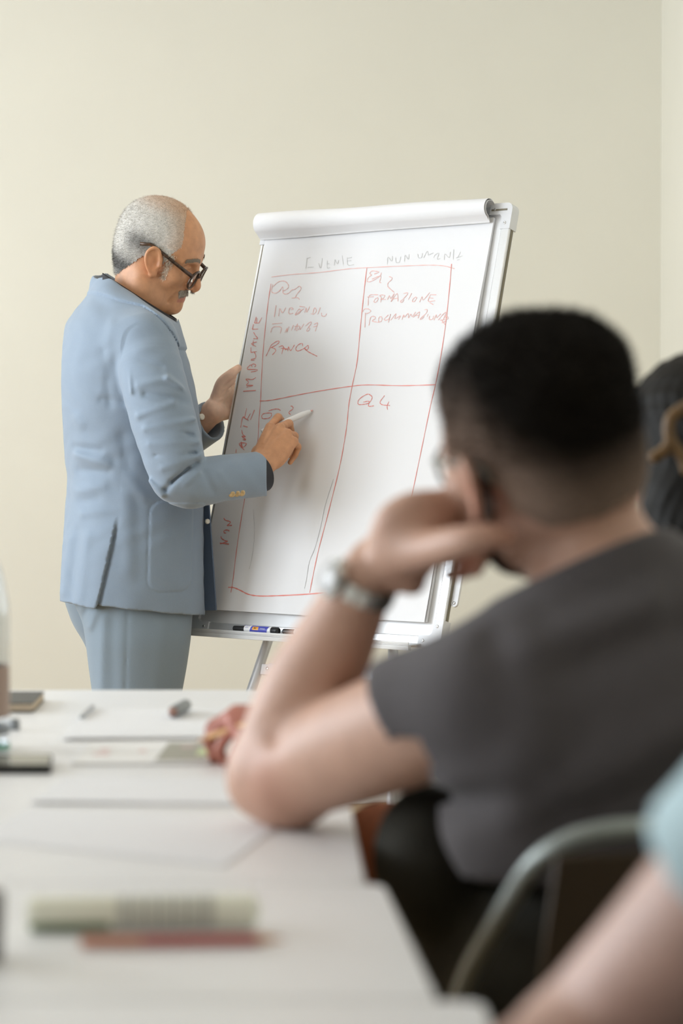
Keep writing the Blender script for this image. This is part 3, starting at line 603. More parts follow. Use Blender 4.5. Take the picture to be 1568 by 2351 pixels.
put('green_stripe', V, [(2*k, 2*k+1, 2*k+3, 2*k+2) for k in range(6)], MATS['tube_green'], t)
for s in (.44, .50, .56, .62, .68, .74): MB().lathe(p + d*L*s, [(r+.0002, 0), (r+.0002, L*.012)], d, 24).build('printed_line', MATS['pale_tube'], t)
p, q = T_(185, 2178), T_(655, 2172); r = .0046; p[2] = q[2] = TZ+r+E0; d = nz(q-p); L = np.linalg.norm(q-p)
t = thing('pencil', p, 'dark red pencil with bare wooden point in front of the pale marker', 'pencil')
MB().lathe(p, [(r*.9, 0), (r, .002), (r, L*.30)], d, 6).build('shaft', MATS['pencil_band'], t, auto=.3, label='orange red end of the shaft')
MB().lathe(p, [(r, L*.302), (r, L*.86)], d, 6).build('shaft', MATS['pencil_red'], t, auto=.3)
MB().lathe(p, [(r*.98, L*.86), (r*.25, L*.975)], d, 12).build('sharpened_wood', MATS['pencil_wood'], t)
MB().lathe(p, [(r*.25, L*.975), (r*.05, L)], d, 10).build('lead', MATS['pencil_red'], t)
# dark tumbler cut by the left edge of the picture
c = T_(-62, 2205); c[2] = TZ+E0
t = thing('tumbler', c, 'dark drinking glass on the narrow table left of the pale marker', 'glass')
MB().lathe(c, [(.021, 0), (.022, .003), (.0235, .05), (.0215, .05), (.020, .006), (.002, .005)], (0, 0, 1), 28).build('cup', MATS['dark_glass'], t, auto=.6)
# water bottle
c = T_(-42, 1722); c[2] = TZ+E0; k = 1.0
t = thing('water_bottle', c, 'clear plastic water bottle with brown paper label on the far table', 'bottle')
MB().lathe(c, [(.026, 0), (.033, .004), (.035, .012), (.0335, .03), (.035, .04), (.035, .165), (.034, .185), (.026, .225), (.014, .255), (.0125, .262), (.0125, .27)], (0, 0, 1), 36).build('body', MATS['bottle_plastic'], t, auto=.8)
MB().lathe(c, [(.0353, .042), (.0353, .106)], (0, 0, 1), 36, False).build('label', MATS['label_brown'], t)
MB().lathe(c, [(.0353, .020), (.0353, .030)], (0, 0, 1), 36, False).build('printed_band', MATS['grey_cap'], t)
MB().lathe(c, [(.0352, .002), (.0352, .008)], (0, 0, 1), 36, False).build('base_ring', MATS['cap_green'], t)
MB().lathe(c, [(.0155, .262), (.0155, .282), (.014, .285)], (0, 0, 1), 24).build('cap', MATS['cap_green'], t, auto=.5)
# ---------------------------------------------------------------- figure kit
class Head:
    """head frame: F forward, L to the person's left, U up; origin midway between the ears"""
    def __init__(s, C, f, r, k=1.0):
        s.C = np.asarray(C, float); s.f, s.r, s.u = frame_of(f, r); s.l = -s.r; s.k = k; s.M = np.stack([s.f, s.l, s.u], 1)
    def p(s, a, b, c): return s.C + s.k*(s.f*a + s.l*b + s.u*c)
    def inv(s, P): return ((P - s.C) @ s.M)/s.k
    def sculpt(s, S, neck=None, nose=1.0, ear_f=-.010, ears=True, ear_l=.079):
        s.ear_f = ear_f; s.ear_l = ear_l
        k = s.k; E = lambda c, r, kk, op='u', M=None: S.ell(s.p(*c), tuple(x*k for x in r), s.M if M is None else s.M @ M, kk, op)
        H = lambda pts, r, kk, op='u', n=5: S.chain([s.p(*q) for q in pts], [x*k for x in r], kk, n, op)
        E((-.012, 0, .043), (.098, .077, .086), 0)
        E((.042, 0, .034), (.050, .062, .058), .03)
        E((-.04, 0, -.005), (.062, .064, .06), .03)
        E((.044, 0, -.03), (.044, .054, .062), .03)
        for sg in (1, -1):
            H([(-.002, .056*sg, -.045), (.025, .047*sg, -.082), (.066, .018*sg, -.098)], (.020, .019, .018), .025)
            E((.058, .040*sg, -.022), (.024, .022, .020), .018)
            H([(.089, .010*sg, .022), (.082, .032*sg, .027), (.064, .050*sg, .018)], (.008, .008, .006), .014)
        E((.074, 0, -.098), (.020, .022, .017), .018)
        E((.064, 0, -.068), (.026, .032, .026), .02)
        for sg in (1, -1):
            E((.090, .031*sg, .003), (.016, .016, .011), .012, 'sub')
            E((.072, .031*sg, .003), (.0125, .0125, .0125), .003)
            H([(.082, .019*sg, .004), (.0855, .031*sg, .0085), (.077, .044*sg, .002)], (.0028,)*3, .004)      # upper lid
            H([(.082, .019*sg, .000), (.0835, .031*sg, -.006), (.077, .044*sg, -.001)], (.0024,)*3, .004)
        H([(.090, 0, .010), (.100, 0, -.010), (.110*nose, 0, -.032), (.106*nose, 0, -.040)], (.0075, .0082, .0105, .0105), .010)
        for sg in (1, -1): E((.094, .0125*sg, -.039), (.011, .0078, .0075), .006); E((.1, .006*sg, -.047), (.006, .0035, .004), .003, 'sub')
        H([(.077, .024, -.068), (.088, .008, -.0635), (.0892, 0, -.0645), (.088, -.008, -.0635), (.077, -.024, -.068)], (.003, .0052, .005, .0052, .003), .006)
        H([(.077, .022, -.071), (.086, .008, -.0755), (.086, -.008, -.0755), (.077, -.022, -.071)], (.003, .006, .006, .003), .006)
        H([(.080, .024, -.0695), (.0905, 0, -.0695), (.080, -.024, -.0695)], (.0015,)*3, .003, 'sub')
        for sg in (1, -1): H([(.092, .018*sg, -.040), (.080, .033*sg, -.062), (.068, .036*sg, -.084)], (.003,)*3, .007, 'sub')  # nasolabial fold
        for sg in ((1, -1) if ears else ()): s.ear(S, sg)
        if neck is not None:
            S.chain([s.p(-.030, 0, -.03)] + [q for q in neck[0]], [.056*k] + list(neck[1]), .035, 6)
    def ear(s, S, sg):
        k = s.k
        t = .30; M = np.array([[math.cos(t), sg*-.35, -math.sin(t)], [0, 1, 0], [math.sin(t), 0, math.cos(t)]]); M[:, 1] = nz(A(.45, sg*1.0, 0)); M[:, 2] = nz(A(-.22, sg*.10, 1)); M[:, 0] = nz(np.cross(M[:, 1], M[:, 2])); 
        q = lambda a, b: s.p(*(A(s.ear_f, sg*s.ear_l, 0) + M[:, 0]*a*(1 if sg > 0 else 1) + M[:, 2]*b))
        if np.dot(M[:, 0], A(1, 0, 0)) < 0: M[:, 0] *= -1
        N = s.M @ M
        S.ell(q(0, .002), (.019*k, .006*k, .030*k), N, .006)
        S.ell(q(.003, -.001) + N[:, 1]*.006*k, (.009*k, .0055*k, .014*k), N, .004, 'sub')
        S.ell(q(-.001, .015) + N[:, 1]*.006*k, (.011*k, .0035*k, .010*k), N, .004, 'sub')
        rim = [q(.014, .006), q(.010, .024), q(-.003, .0325), q(-.0165, .022), q(-.019, .004), q(-.013, -.016), q(-.003, -.030)]
        S.chain([x + N[:, 1]*.003*k for x in rim], [.0032*k, .0036*k, .004*k, .004*k, .0038*k, .0035*k, .004*k], .003, 5)
        S.ell(q(.002, -.029), (.008*k, .005*k, .009*k), N, .005)
        S.chain([q(.015, .004) + N[:, 1]*.002*k, q(.014, -.008) + N[:, 1]*.003*k], [.004*k, .0045*k], .004, 1)  # tragus

def hand(S, W, fx, fz, left, bends, thumb, k=1.0, spread=(.12, .03, -.06, -.16), wrist_r=.027, arm=None):
    """W wrist, fx towards the fingers, fz out of the back of the hand; bends = per finger three joint angles (deg); thumb = points in (along, thumbwards, backwards) metres"""
    fx = nz(fx); fz = nz(np.asarray(fz, float) - fx*np.dot(fz, fx)); fy = np.cross(fz, fx)*(-1 if left else 1)
    P = lambda a, b, c: W + k*(fx*a + fy*b + fz*c)
    kn = [(.088, .029, 0), (.093, .0065, .004), (.088, -.0155, .002), (.078, -.0355, -.005)]
    w0 = [(0, .013, 0), (0, .004, .002), (0, -.006, .001), (0, -.016, 0)]
    for a, b in zip(w0, kn): S.chain([P(*a), P(b[0]*.55, (a[1]+b[1])*.52, b[2]+.002), P(*b)], [.0150*k, .0130*k, .0108*k], .010, 4)
    Mh = np.stack([fx, fy, fz], 1)
    S.ell(P(.045, -.003, -.004), (.045*k, .034*k, .012*k), Mh, .012)
    S.ell(P(.036, .023, -.013), (.032*k, .016*k, .015*k), Mh, .010)
    S.ell(P(.040, -.026, -.010), (.034*k, .014*k, .013*k), Mh, .010)
    seg = [(.044, .026, .021), (.048, .030, .022), (.044, .028, .021), (.034, .021, .019)]; rr = [(.0098, .0088, .0080, .0066), (.0100, .0089, .0081, .0067), (.0094, .0084, .0077, .0063), (.0082, .0074, .0068, .0056)]
    tips = []
    for i in range(4):
        an = 0; q = P(*kn[i]); pts = [q]; sp = spread[i]
        for j in range(3):
            an += math.radians(bends[i][j]); d = (fx*math.cos(sp) + fy*math.sin(sp))*math.cos(an) - fz*math.sin(an); q = q + d*seg[i][j]*k; pts.append(q)
        fr = [x*k for x in rr[i]]; PT = []; RR = []
        for j in range(4):
            PT.append(pts[j]); RR.append(fr[j])
            if j < 3: PT.append((pts[j]*.5 + pts[j+1]*.5)); RR.append((fr[j]+fr[j+1])/2*.95)
        S.chain(PT, RR, .0018, 3); tips.append(pts[-1])
    tp = [P(*q) for q in thumb]; S.chain([P(.012, .012, -.006)] + tp, [.015*k] + [x*k for x in (.0135, .0115, .0108, .0085)[:len(tp)]], .006, 5)
    tips.append(tp[-1])
    if arm is not None: S.chain([arm[0], W - fx*.02, W + fx*.012], [arm[1], wrist_r*k, wrist_r*k*.95], .012, 6)
    return tips, P
def strands(name, H, pts, nrm, m, parent, length, wid, lean, colf=None, jitter=.35, origin=None):
    """short hairs: thin slivers standing on the given points (vectorised)"""
    n = len(pts); d = nrm*(1-lean[1]) + lean[0]*lean[1] + RNG.normal(size=(n, 3))*jitter; d /= np.linalg.norm(d, axis=1, keepdims=True)
    s = np.cross(d, RNG.normal(size=(n, 3))); s /= np.linalg.norm(s, axis=1, keepdims=True) + 1e-9
    L = length*(.6+.8*RNG.random((n, 1))); a = pts - s*wid/2 - nrm*.0006; b = pts + s*wid/2 - nrm*.0006; c = pts + d*L
    V = np.stack([a, b, c], 1).reshape(-1, 3); Q = np.arange(3*n).reshape(-1, 3)
    cc = None if colf is None else np.repeat(colf(pts), 3, 0)
    o = put(name, V, Q, m, parent, smooth=False, col=cc); return o
def normals(P, Q):
    n = np.cross(P[Q[:, 2]] - P[Q[:, 0]], P[Q[:, 3]] - P[Q[:, 1]]); N = np.zeros_like(P)
    for i in range(4): np.add.at(N, Q[:, i], n)
    return N/(np.linalg.norm(N, axis=1, keepdims=True) + 1e-12)
def sub_mesh(P, Q, keep):
    """faces whose corners are all kept"""
    f = Q[keep[Q].all(1)]; ids = np.unique(f); mp = -np.ones(len(P), int); mp[ids] = np.arange(len(ids)); return ids, mp[f]
def skin_patch(name, P, Q, N, keep, off, m, parent, col=None):
    """a thin layer (hair, beard) lying on part of the skin"""
    ids, f = sub_mesh(P, Q, keep); 
    if len(ids) == 0: return None, ids
    V = P[ids] + N[ids]*(off[ids, None] if isinstance(off, np.ndarray) else off)
    return put(name, V, f, m, parent, col=None if col is None else col[ids]), ids
def glasses(H, label, frame_m, drop=0.0, tilt=0.0, out=.012, rim=(.024, .0185), wid=.0024, loc=None, up=.002, ear=(-.012, .078, .020), temple_m=None, tw=1.0):
    """a pair of spectacles on head H: two rims, bridge, two lenses, two temples"""
    c, s_ = math.cos(tilt), math.sin(tilt); f2 = H.f*c - H.u*s_; u2 = H.u*c + H.f*s_
    O = H.p(.088+out, 0, up - drop); t = thing('eyeglasses', O, label, 'glasses'); b = MB()
    for sg in (1, -1):
        cen = O + H.l*.0335*sg - H.f*.002; pts = []
        for k in range(28):
            an = 2*PI*k/28; e = 2.6; ca, sa = math.cos(an), math.sin(an)
            x = rim[0]*abs(ca)**(2/e)*np.sign(ca); y = rim[1]*abs(sa)**(2/e)*np.sign(sa)
            pts.append(cen + H.l*x + u2*y - f2*.004*(x*sg/rim[0])**2*(1 if x*sg > 0 else .2))
        b.tube(pts, wid, 8, closed=True)
        V = [cen] + pts; lens = put('lens', V, [(0, i+1, (i+1) % 28 + 1) for i in range(28)], MATS['lens'], t)
    b.tube([O + H.l*.011 + u2*.004, O + f2*.003 + u2*.006, O - H.l*.011 + u2*.004], wid*.9, 8); b.build('frame', frame_m, t)
    for sg in (1, -1):
        h0 = O + H.l*sg*(.0335+rim[0]+.001) + u2*rim[1]*.55 - f2*.005; h1 = H.p(ear[0], ear[1]*sg, ear[2]); d = nz(h1 - h0)
        h2 = h1 + d*.018 - H.u*.002; h3 = h1 + d*.042 - H.u*.017
        MB().tube([h0, h0*.5 + h1*.5 + H.l*sg*.002, h1, h2, h3], [wid*1.15*tw, wid*.95*tw, wid*.85*tw, wid*.9*tw, wid*1.0*tw], 8).build('temple', temple_m or frame_m, t)
    return t
mat('skin_tan', (.56, .27, .135), rough=.45, noise=.10, nscale=55, bump=.12, bscale=420, attr='Col', sss=.08)
mat('skin_fair', (.60, .36, .26), rough=.5, noise=.06, nscale=40, bump=.08, bscale=300, attr='Col', sss=.08)
mat('hair_grey', (.5, .5, .48), rough=.75, attr='Col', noise=.22, nscale=420)
mat('hair_dark', (.03, .025, .02), rough=.85, attr='Col', noise=.25, nscale=260, spec=.08)
mat('suit_blue', (.25, .315, .395), rough=.72, noise=.03, nscale=600, bump=.10, bscale=900, sheen=.25, spec=.25)
mat('suit_lining', (.10, .14, .21), rough=.55, noise=.04, nscale=300)
mat('suit_trouser', (.23, .29, .345), rough=.72, noise=.03, nscale=600, bump=.08, bscale=900, sheen=.2, spec=.25)
mat('thread', (.16, .22, .33), rough=.8)
mat('shirt_black', (.012, .012, .016), rough=.6)
mat('horn_button', (.62, .47, .26), rough=.4, noise=.2, nscale=200); mat('pearl_button', (.80, .76, .66), rough=.3)
mat('tortoise', (.055, .026, .012), rough=.25, noise=.8, nscale=90)
mat('shoe_brown', (.06, .03, .018), rough=.35)
# ---------------------------------------------------------------- presenter
TH = math.radians(18); PF = A(math.cos(TH), math.sin(TH), 0); PR = A(math.sin(TH), -math.cos(TH), 0)
YP = 5.72
hy, hp, hr = math.radians(-8), math.radians(24), math.radians(13)
f_ = A(math.cos(hy)*math.cos(hp), math.sin(hy)*math.cos(hp), -math.sin(hp)); r_ = A(math.sin(hy), -math.cos(hy), 0); u_ = np.cross(r_, f_)
r_ = r_*math.cos(hr) - u_*math.sin(hr)
HP = Head(at(341, 594, 5.63) - nz(r_)*.079, f_, r_, 1.015)
S = SDF(at(100, 1300, 5.3) - A(0, 0, .12), at(735, 430, 6.12) + A(0, 0, .02), .0022)
neck = ([at(312, 690, 5.71), at(288, 770, 5.73)], [.058, .066])
HP.sculpt(S, neck, nose=.99, ear_f=.014)
S.chain([at(255, 720, 5.72), at(250, 800, 5.73), at(300, 740, 5.72)], [.04, .05, .045], .03, 3)     # nape and shoulders, under the cloth
S.ell(at(285, 850, 5.73), (.10, .14, .11), np.stack([PF, -PR, A(0, 0, 1)], 1), .03); S.ell(at(290, 1050, 5.73), (.09, .12, .16), np.stack([PF, -PR, A(0, 0, 1)], 1), .05); S.ell(at(300, 1270, 5.73), (.09, .13, .10), np.stack([PF, -PR, A(0, 0, 1)], 1), .05)
RSH, REL, RWR = at(335, 790, 5.545), at(410, 1098, 5.465), at(603, 1064, 5.580)
S.chain([RSH, (RSH+REL)/2, REL], [.048, .042, .038], .03, 6); S.chain([REL, (REL*.6+RWR*.4), RWR], [.038, .037, .027], .01, 6)
LSH, LEL, LWR = at(232, 800, 5.90), at(360, 1055, 5.98), at(492, 942, 5.862)
S.chain([LSH, (LSH+LEL)/2, LEL], [.048, .042, .038], .03, 6); S.chain([LEL, (LEL*.5+LWR*.5), LWR], [.038, .036, .027], .01, 6)
TIP = fp(-.103, .538, .0075)
rt, RP = hand(S, RWR, at(663, 962, 5.632) - RWR, A(-.30, -.92, .20), False,
    [(26, 48, 25), (44, 50, 28), (64, 58, 30), (78, 62, 30)], [(.030, .034, -.020), (.058, .036, -.040), (.085, .030, -.058)], 1.05, arm=None)
lt, LP = hand(S, LWR, at(548, 892, 5.935) - LWR, A(-.30, .93, .15), True,
    [(-4, 8, 6), (0, 8, 6), (2, 8, 6), (4, 8, 6)], [(.030, .036, -.022), (.056, .046, -.046), (.0, .0, 0)][:2], .98)
tb = [LP(.020, .026, -.012), at(508, 878, 5.845), at(531, 858, 5.838), at(547, 845, 5.852)]
S.chain(tb, [.0155, .0125, .0115, .0088], .006, 6)
for pts in ([at(505, 905, 5.845), at(522, 893, 5.85)], [at(500, 915, 5.845), at(524, 905, 5.85)], [at(500, 925, 5.845), at(523, 917, 5.85)]): S.ridge(pts[0], pts[1], -.0012, .0025, .3)
S.ridge(RP(.03, .008, .018), RP(.085, .006, .018), .0018, .004); S.ridge(RP(.03, -.002, .018), RP(.08, -.014, .017), .0018, .004); S.ridge(RP(.04, .016, .016), RP(.085, .026, .014), .0016, .004)
P, Q = S.mesh(); Q = flip_check(P - P.mean(0), Q); N = normals(P, Q)
q = HP.inv(P); F, L, Uu = q[:, 0], q[:, 1], q[:, 2]; inhead = (np.abs(L) < .1) & (F > -.13) & (F < .14) & (Uu > -.14)
base = np.tile(A(.60, .30, .155), (len(P), 1))
red = np.exp(-((F-.10)**2 + L**2 + (Uu+.04)**2)/.0005) + np.exp(-((F-.012)**2 + (np.abs(L)-.082)**2 + (Uu+.015)**2)/.0008)*.8
base = base*(1 - .0*red[:, None]) + red[:, None]*A(.06, -.01, -.01)
lip = inhead & (np.abs(L) < .025) & (F > .082) & (np.abs(Uu + .070) < .010); base[lip] = A(.50, .20, .13)
lit_hand = np.exp(-((P - LWR - A(.03, 0, .05))**2).sum(1)/.10**2)[:, None]; base = base*(1-np.minimum(1.3*lit_hand, 1)) + np.minimum(1.3*lit_hand, 1)*A(.86, .58, .44)  # left hand's skin painted lighter, standing in for light on the palm
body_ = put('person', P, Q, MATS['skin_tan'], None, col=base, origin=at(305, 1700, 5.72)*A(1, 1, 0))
tag(body_, 'standing grey-haired man in a light blue suit and dark shirt writing on the flip chart', 'person')
PRS = body_
# short grey hair: a close layer on the scalp, thin in front and on the crown
bound = np.interp(Uu, [0, .029, .052, .072, .111, .138], [.035, .046, .060, .056, .038, .012])                 # hairline: F below this carries hair
side = Uu + RNG.normal(size=len(P))*.003 > -.002 + .05*np.clip((F - .05)/.03, 0, 2) - .075*np.clip((-.015 - F)/.05, 0, 1)
burn = (np.abs(L) > .05) & (F > .038) & (F < .052 - .15*np.clip(-Uu, 0, 1)) & (Uu > -.034) & (Uu < .03)
rag = RNG.normal(size=len(P))*.0028; Uu = Uu + rag*inhead
hd = SDF(HP.C - .20, HP.C + .20, .004); HP.sculpt(hd, neck, nose=.99, ears=False)
ii = [np.clip(np.rint((P[:, i] - hd.lo[i])/hd.h).astype(int), 0, hd.D.shape[i]-1) for i in range(3)]; earz = np.abs(hd.D[ii[0], ii[1], ii[2]]) > .0035
hair = inhead & ((F < bound) & side & ~earz)
hk = np.clip((Uu+.07)/.05, 0, 1)*np.clip((bound - F)/.02, 0, 1)
w1 = .5 + .5*np.sin(P[:, 0]*310 + 2*np.sin(P[:, 2]*260)) * np.sin(P[:, 2]*190 + 1.5*np.sin(P[:, 1]*240))
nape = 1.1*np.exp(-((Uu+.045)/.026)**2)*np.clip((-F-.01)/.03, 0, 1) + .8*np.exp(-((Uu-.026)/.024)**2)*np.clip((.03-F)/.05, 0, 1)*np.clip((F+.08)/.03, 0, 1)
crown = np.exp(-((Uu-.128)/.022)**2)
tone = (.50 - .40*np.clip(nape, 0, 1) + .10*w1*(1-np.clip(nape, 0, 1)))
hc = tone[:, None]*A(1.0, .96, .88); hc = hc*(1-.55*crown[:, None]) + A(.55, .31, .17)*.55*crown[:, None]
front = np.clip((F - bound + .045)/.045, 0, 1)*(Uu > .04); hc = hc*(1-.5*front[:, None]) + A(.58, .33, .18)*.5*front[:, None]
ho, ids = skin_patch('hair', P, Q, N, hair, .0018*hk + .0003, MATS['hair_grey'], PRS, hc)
pick = ids[RNG.integers(0, len(ids), 26000)]
jit = RNG.normal(size=(len(pick), 3))*.0013; pts = P[pick] + jit + N[pick]*.0012
st = np.clip(hc[pick]*(.70 + .6*RNG.random((len(pick), 1))), .06, .95)
o = strands('hair_strands', HP, pts, N[pick], MATS['hair_grey'], PRS, .0048, .00062, (-HP.f*.5 - HP.u*.7, .6), lambda p_: st, jitter=.22)
o['kind'] = 'stuff'
bi = np.where(burn)[0]; bi = bi[RNG.integers(0, len(bi), 1500)]; strands('sideburn_hairs', HP, P[bi] + RNG.normal(size=(len(bi), 3))*.002, N[bi], MATS['hair_grey'], ho, .007, .001, (-HP.u, .6), lambda p_: np.tile(A(.80, .72, .60), (len(p_), 1))*(.6+.6*RNG.random((len(p_), 1))))['kind'] = 'stuff'
Uu = Uu - rag*inhead
# moustache and eyebrows
mu = inhead & (np.abs(L) < .026) & (Uu < -.0490 - 4*L*L) & (Uu > -.0625 - 9*L*L) & (F > .076)
mo, ids = skin_patch('moustache', P, Q, N, mu, .0014, MATS['hair_grey'], PRS, np.tile(A(.40, .36, .30), (len(P), 1)))
pk = ids[RNG.integers(0, len(ids), 1400)]; strands('moustache_hairs', HP, P[pk] + N[pk]*.001, N[pk], MATS['hair_grey'], mo, .005, .0009, (-HP.u, .7), lambda p_: np.tile(A(.45, .41, .35), (len(p_), 1))*(.5+RNG.random((len(p_), 1))))['kind'] = 'stuff'
for sg in (1, -1):
    eb = inhead & (L*sg > .012) & (L*sg < .054) & (np.abs(Uu - .030 + 3.5*(L*sg-.03)**2*4) < .0055) & (F > .045)
    skin_patch('eyebrow', P, Q, N, eb, .0018, MATS['hair_grey'], PRS, np.tile(A(.20, .16, .12), (len(P), 1)))
glasses(HP, 'dark tortoiseshell glasses worn low on the nose by the man in the blue suit', MATS['tortoise'], drop=.016, tilt=.12, out=.020, rim=(.0240, .0215), tw=1.45, wid=.0029, ear=(.010, .0785, .030))

# ---- jacket
J = SDF(at(95, 1440, 5.25) - A(0, 0, .03), at(625, 600, 6.12), .0032)
rows = [(1425, 108, 468, .215), (1372, 112, 467, .214), (1300, 125, 466, .208), (1250, 135, 466, .203), (1200, 145, 466, .197), (1150, 152, 467, .190), (1100, 156, 468, .186), (1050, 149, 466, .188),
        (1000, 141, 462, .193), (950, 132, 456, .200), (900, 126, 448, .206), (850, 124, 437, .208), (800, 131, 424, .205), (770, 138, 416, .196), (745, 148, 408, .180), (725, 162, 402, .158), (705, 178, 397, .132), (685, 195, 390, .108), (665, 212, 382, .088), (645, 226, 372, .074), (620, 236, 362, .07)]
zs, cx, cy, aa, bb = [], [], [], [], []
for y, x0, x1, b in rows:
    p0, p1 = at(x0, y, YP), at(x1, y, YP); e = (p1[0]-p0[0])/2; zs.append(p0[2]); cx.append((p0[0]+p1[0])/2); cy.append(YP)
    aa.append(max(.05, math.sqrt(max(e*e - (b*math.sin(TH))**2, .0022))/math.cos(TH))); bb.append(b)
J.stack(zs, cx, cy, aa, bb, TH, e=2.25, smooth=2)
CJ = A(at(295, 1000, YP)[0], YP, 0)
# shoulders and collar
for sh, sg in ((RSH, 1), (LSH, -1)): J.chain([at(300, 730, YP) + PR*.06*sg, sh + A(-.005, 0, .012)], [.045, .062], .05, 1)
J.chain([at(236, 650, 5.72), at(262, 690, 5.62), at(320, 728, 5.585), at(372, 770, 5.60)], [.018, .020, .020, .016], .02, 6)
J.chain([at(236, 650, 5.72), at(258, 670, 5.80), at(315, 712, 5.83), at(368, 760, 5.80)], [.018, .020, .020, .016], .02, 6)
# sleeves
J.chain([RSH + A(.004, 0, -.004), at(350, 868, 5.505), at(374, 960, 5.475), at(396, 1040, 5.463), at(409, 1096, 5.463)], [.066, .0735, .0735, .069, .0600], .012, 8)
J.chain([at(409, 1096, 5.463), at(440, 1108, 5.470), at(500, 1100, 5.502), at(560, 1092, 5.545), at(625, 1086, 5.588)], [.0600, .0570, .0530, .0520, .0520], .006, 8)
J.chain([LSH, at(310, 920, 5.97), at(362, 1055, 5.985)], [.066, .068, .060], .012, 8); J.chain([at(362, 1055, 5.985), at(425, 1005, 5.925), at(510, 950, 5.845)], [.058, .052, .047], .012, 8)
# cuffs: cut square across and hollow
def cuff(J, c, d, r_in, depth):
    d = nz(d); R = .09; J.half(c, d, 0, box=(c - R, c + R + .0)); J.chain([c - d*depth, c + d*.03], [r_in*.94, r_in], 0, 1, 'sub')
rd = nz(at(600, 1089, 5.575) - at(520, 1098, 5.516)); rc = at(596, 1088, 5.572)
J.D[J.reg(rc - .085, rc + .085, 0)[0]] = np.maximum(J.D[J.reg(rc - .085, rc + .085, 0)[0]], 0) if False else J.D[J.reg(rc - .085, rc + .085, 0)[0]]
cutn = nz(rd + A(0, 0, .18)); cuff(J, rc, cutn, .041, .05)
ld = nz(at(484, 968, 5.866) - at(425, 1005, 5.925)); lc = at(484, 969, 5.866); cuff(J, lc, nz(ld + A(.15, 0, -.05)), .038, .05)
# neck opening, hem, front slot between the two front edges
J.half(at(243, 633, 5.72), -np.cross(at(395, 741, 5.60) - at(243, 633, 5.72), A(0, -1, -.05)), .003, box=(at(180, 780, 5.3), at(430, 560, 6.1)))
J.chain([at(262, 640, 5.715) + A(0, 0, .05), at(315, 690, 5.71), at(340, 730, 5.70)], [.066, .066, .060], .004, 6, 'sub')
pn_, pm_, pq_ = at(112, 1371, YP), at(300, 1399, 5.52), at(467, 1411, YP - .02); hn = np.cross(pm_ - pn_, pq_ - pn_); hn = hn if hn[2] < 0 else -hn
J.half(pn_, hn, .0)
sl, g = J.reg(J.lo, [a[-1] for a in J.ax], 0)
X, Y, Z = g; tt = (X-CJ[0])*PF[0] + (Y-CJ[1])*PF[1]; ll = (X-CJ[0])*PR[0] + (Y-CJ[1])*PR[1]
def tz(px, py, Y=5.53): p = at(px, py, Y); return float((p-CJ) @ PF), p[2]
near = (ll > .02)
# front edges stand apart: a shallow V between them below the chest
zc_ = at(0, 1100, YP)[2]; slot = np.abs(ll + .02) - (.030 + .10*np.clip((zc_ + .05 - Z), 0, 1)); slot = np.maximum(np.maximum(slot, -(tt - .075)), Z - 1.20)
J.D = np.maximum(J.D, -slot.astype(np.float32))
# patch pocket, raised a little
(t0, z1), (t1, z0) = tz(340, 1150), tz(460, 1360); tc, zc2 = (t0+t1)/2, (z0+z1)/2
qx = np.abs(tt - tc - .05*(Z - zc2)) - ((t1-t0)/2 - .030); qz = np.abs(Z - zc2) - ((z1-z0)/2 - .030)
sd = np.sqrt(np.maximum(qx, 0)**2 + np.maximum(qz, 0)**2) + np.minimum(np.maximum(qx, qz), 0) - .030
J.D -= (.0014*np.clip(.5 - sd/.004, 0, 1)*near).astype(np.float32); J.D += (.0016*np.exp(-(sd/.0024)**2)*near*(Z < zc2 + .105)).astype(np.float32)
# side vent: the back panel overlaps the side panel
(va, za), (vb, zb) = tz(269, 1183), tz(218, 1392); vt = va + (za - Z)*(vb - va)/(za - zb)
below = np.clip((za - Z)/.05, 0, 1); behind = np.clip(.5 - (tt - vt)/.004, 0, 1)*np.clip(1 + (tt - vt)/.10, 0, 1)
J.D -= (.0075*below*behind*near).astype(np.float32); J.D += (.004*np.exp(-((tt - vt - .004)/.0045)**2)*below*near).astype(np.float32)
# collar: a second layer of cloth lying over the shoulders
cl_ = [tz(x, y, 5.60) for x, y in ((214, 655), (222, 666), (268, 690), (318, 704), (352, 738), (380, 772), (400, 800))]; ct, cz = [c[0] for c in cl_], [c[1] for c in cl_]
zl = np.interp(tt, ct, cz).astype(np.float32); J.D -= (.0042*np.clip((Z - zl)/.003 + .5, 0, 1)*np.clip((Z - 1.25)/.01, 0, 1)).astype(np.float32)
J.D += (.0012*np.exp(-((Z - zl + .003)/.003)**2)*(ll > -.02)).astype(np.float32)
# seams
for pts, am in (([(288, 960), (284, 1050), (276, 1130), (269, 1185)], .0022),):
    for i in range(len(pts)-1): J.ridge(at(*pts[i], 5.56), at(*pts[i+1], 5.55), -am, .0032, .25)
J.ridges([at(305, 752, 5.60), at(283, 800, 5.57), at(274, 850, 5.56), at(284, 915, 5.56)], -.0035, .005, .3)
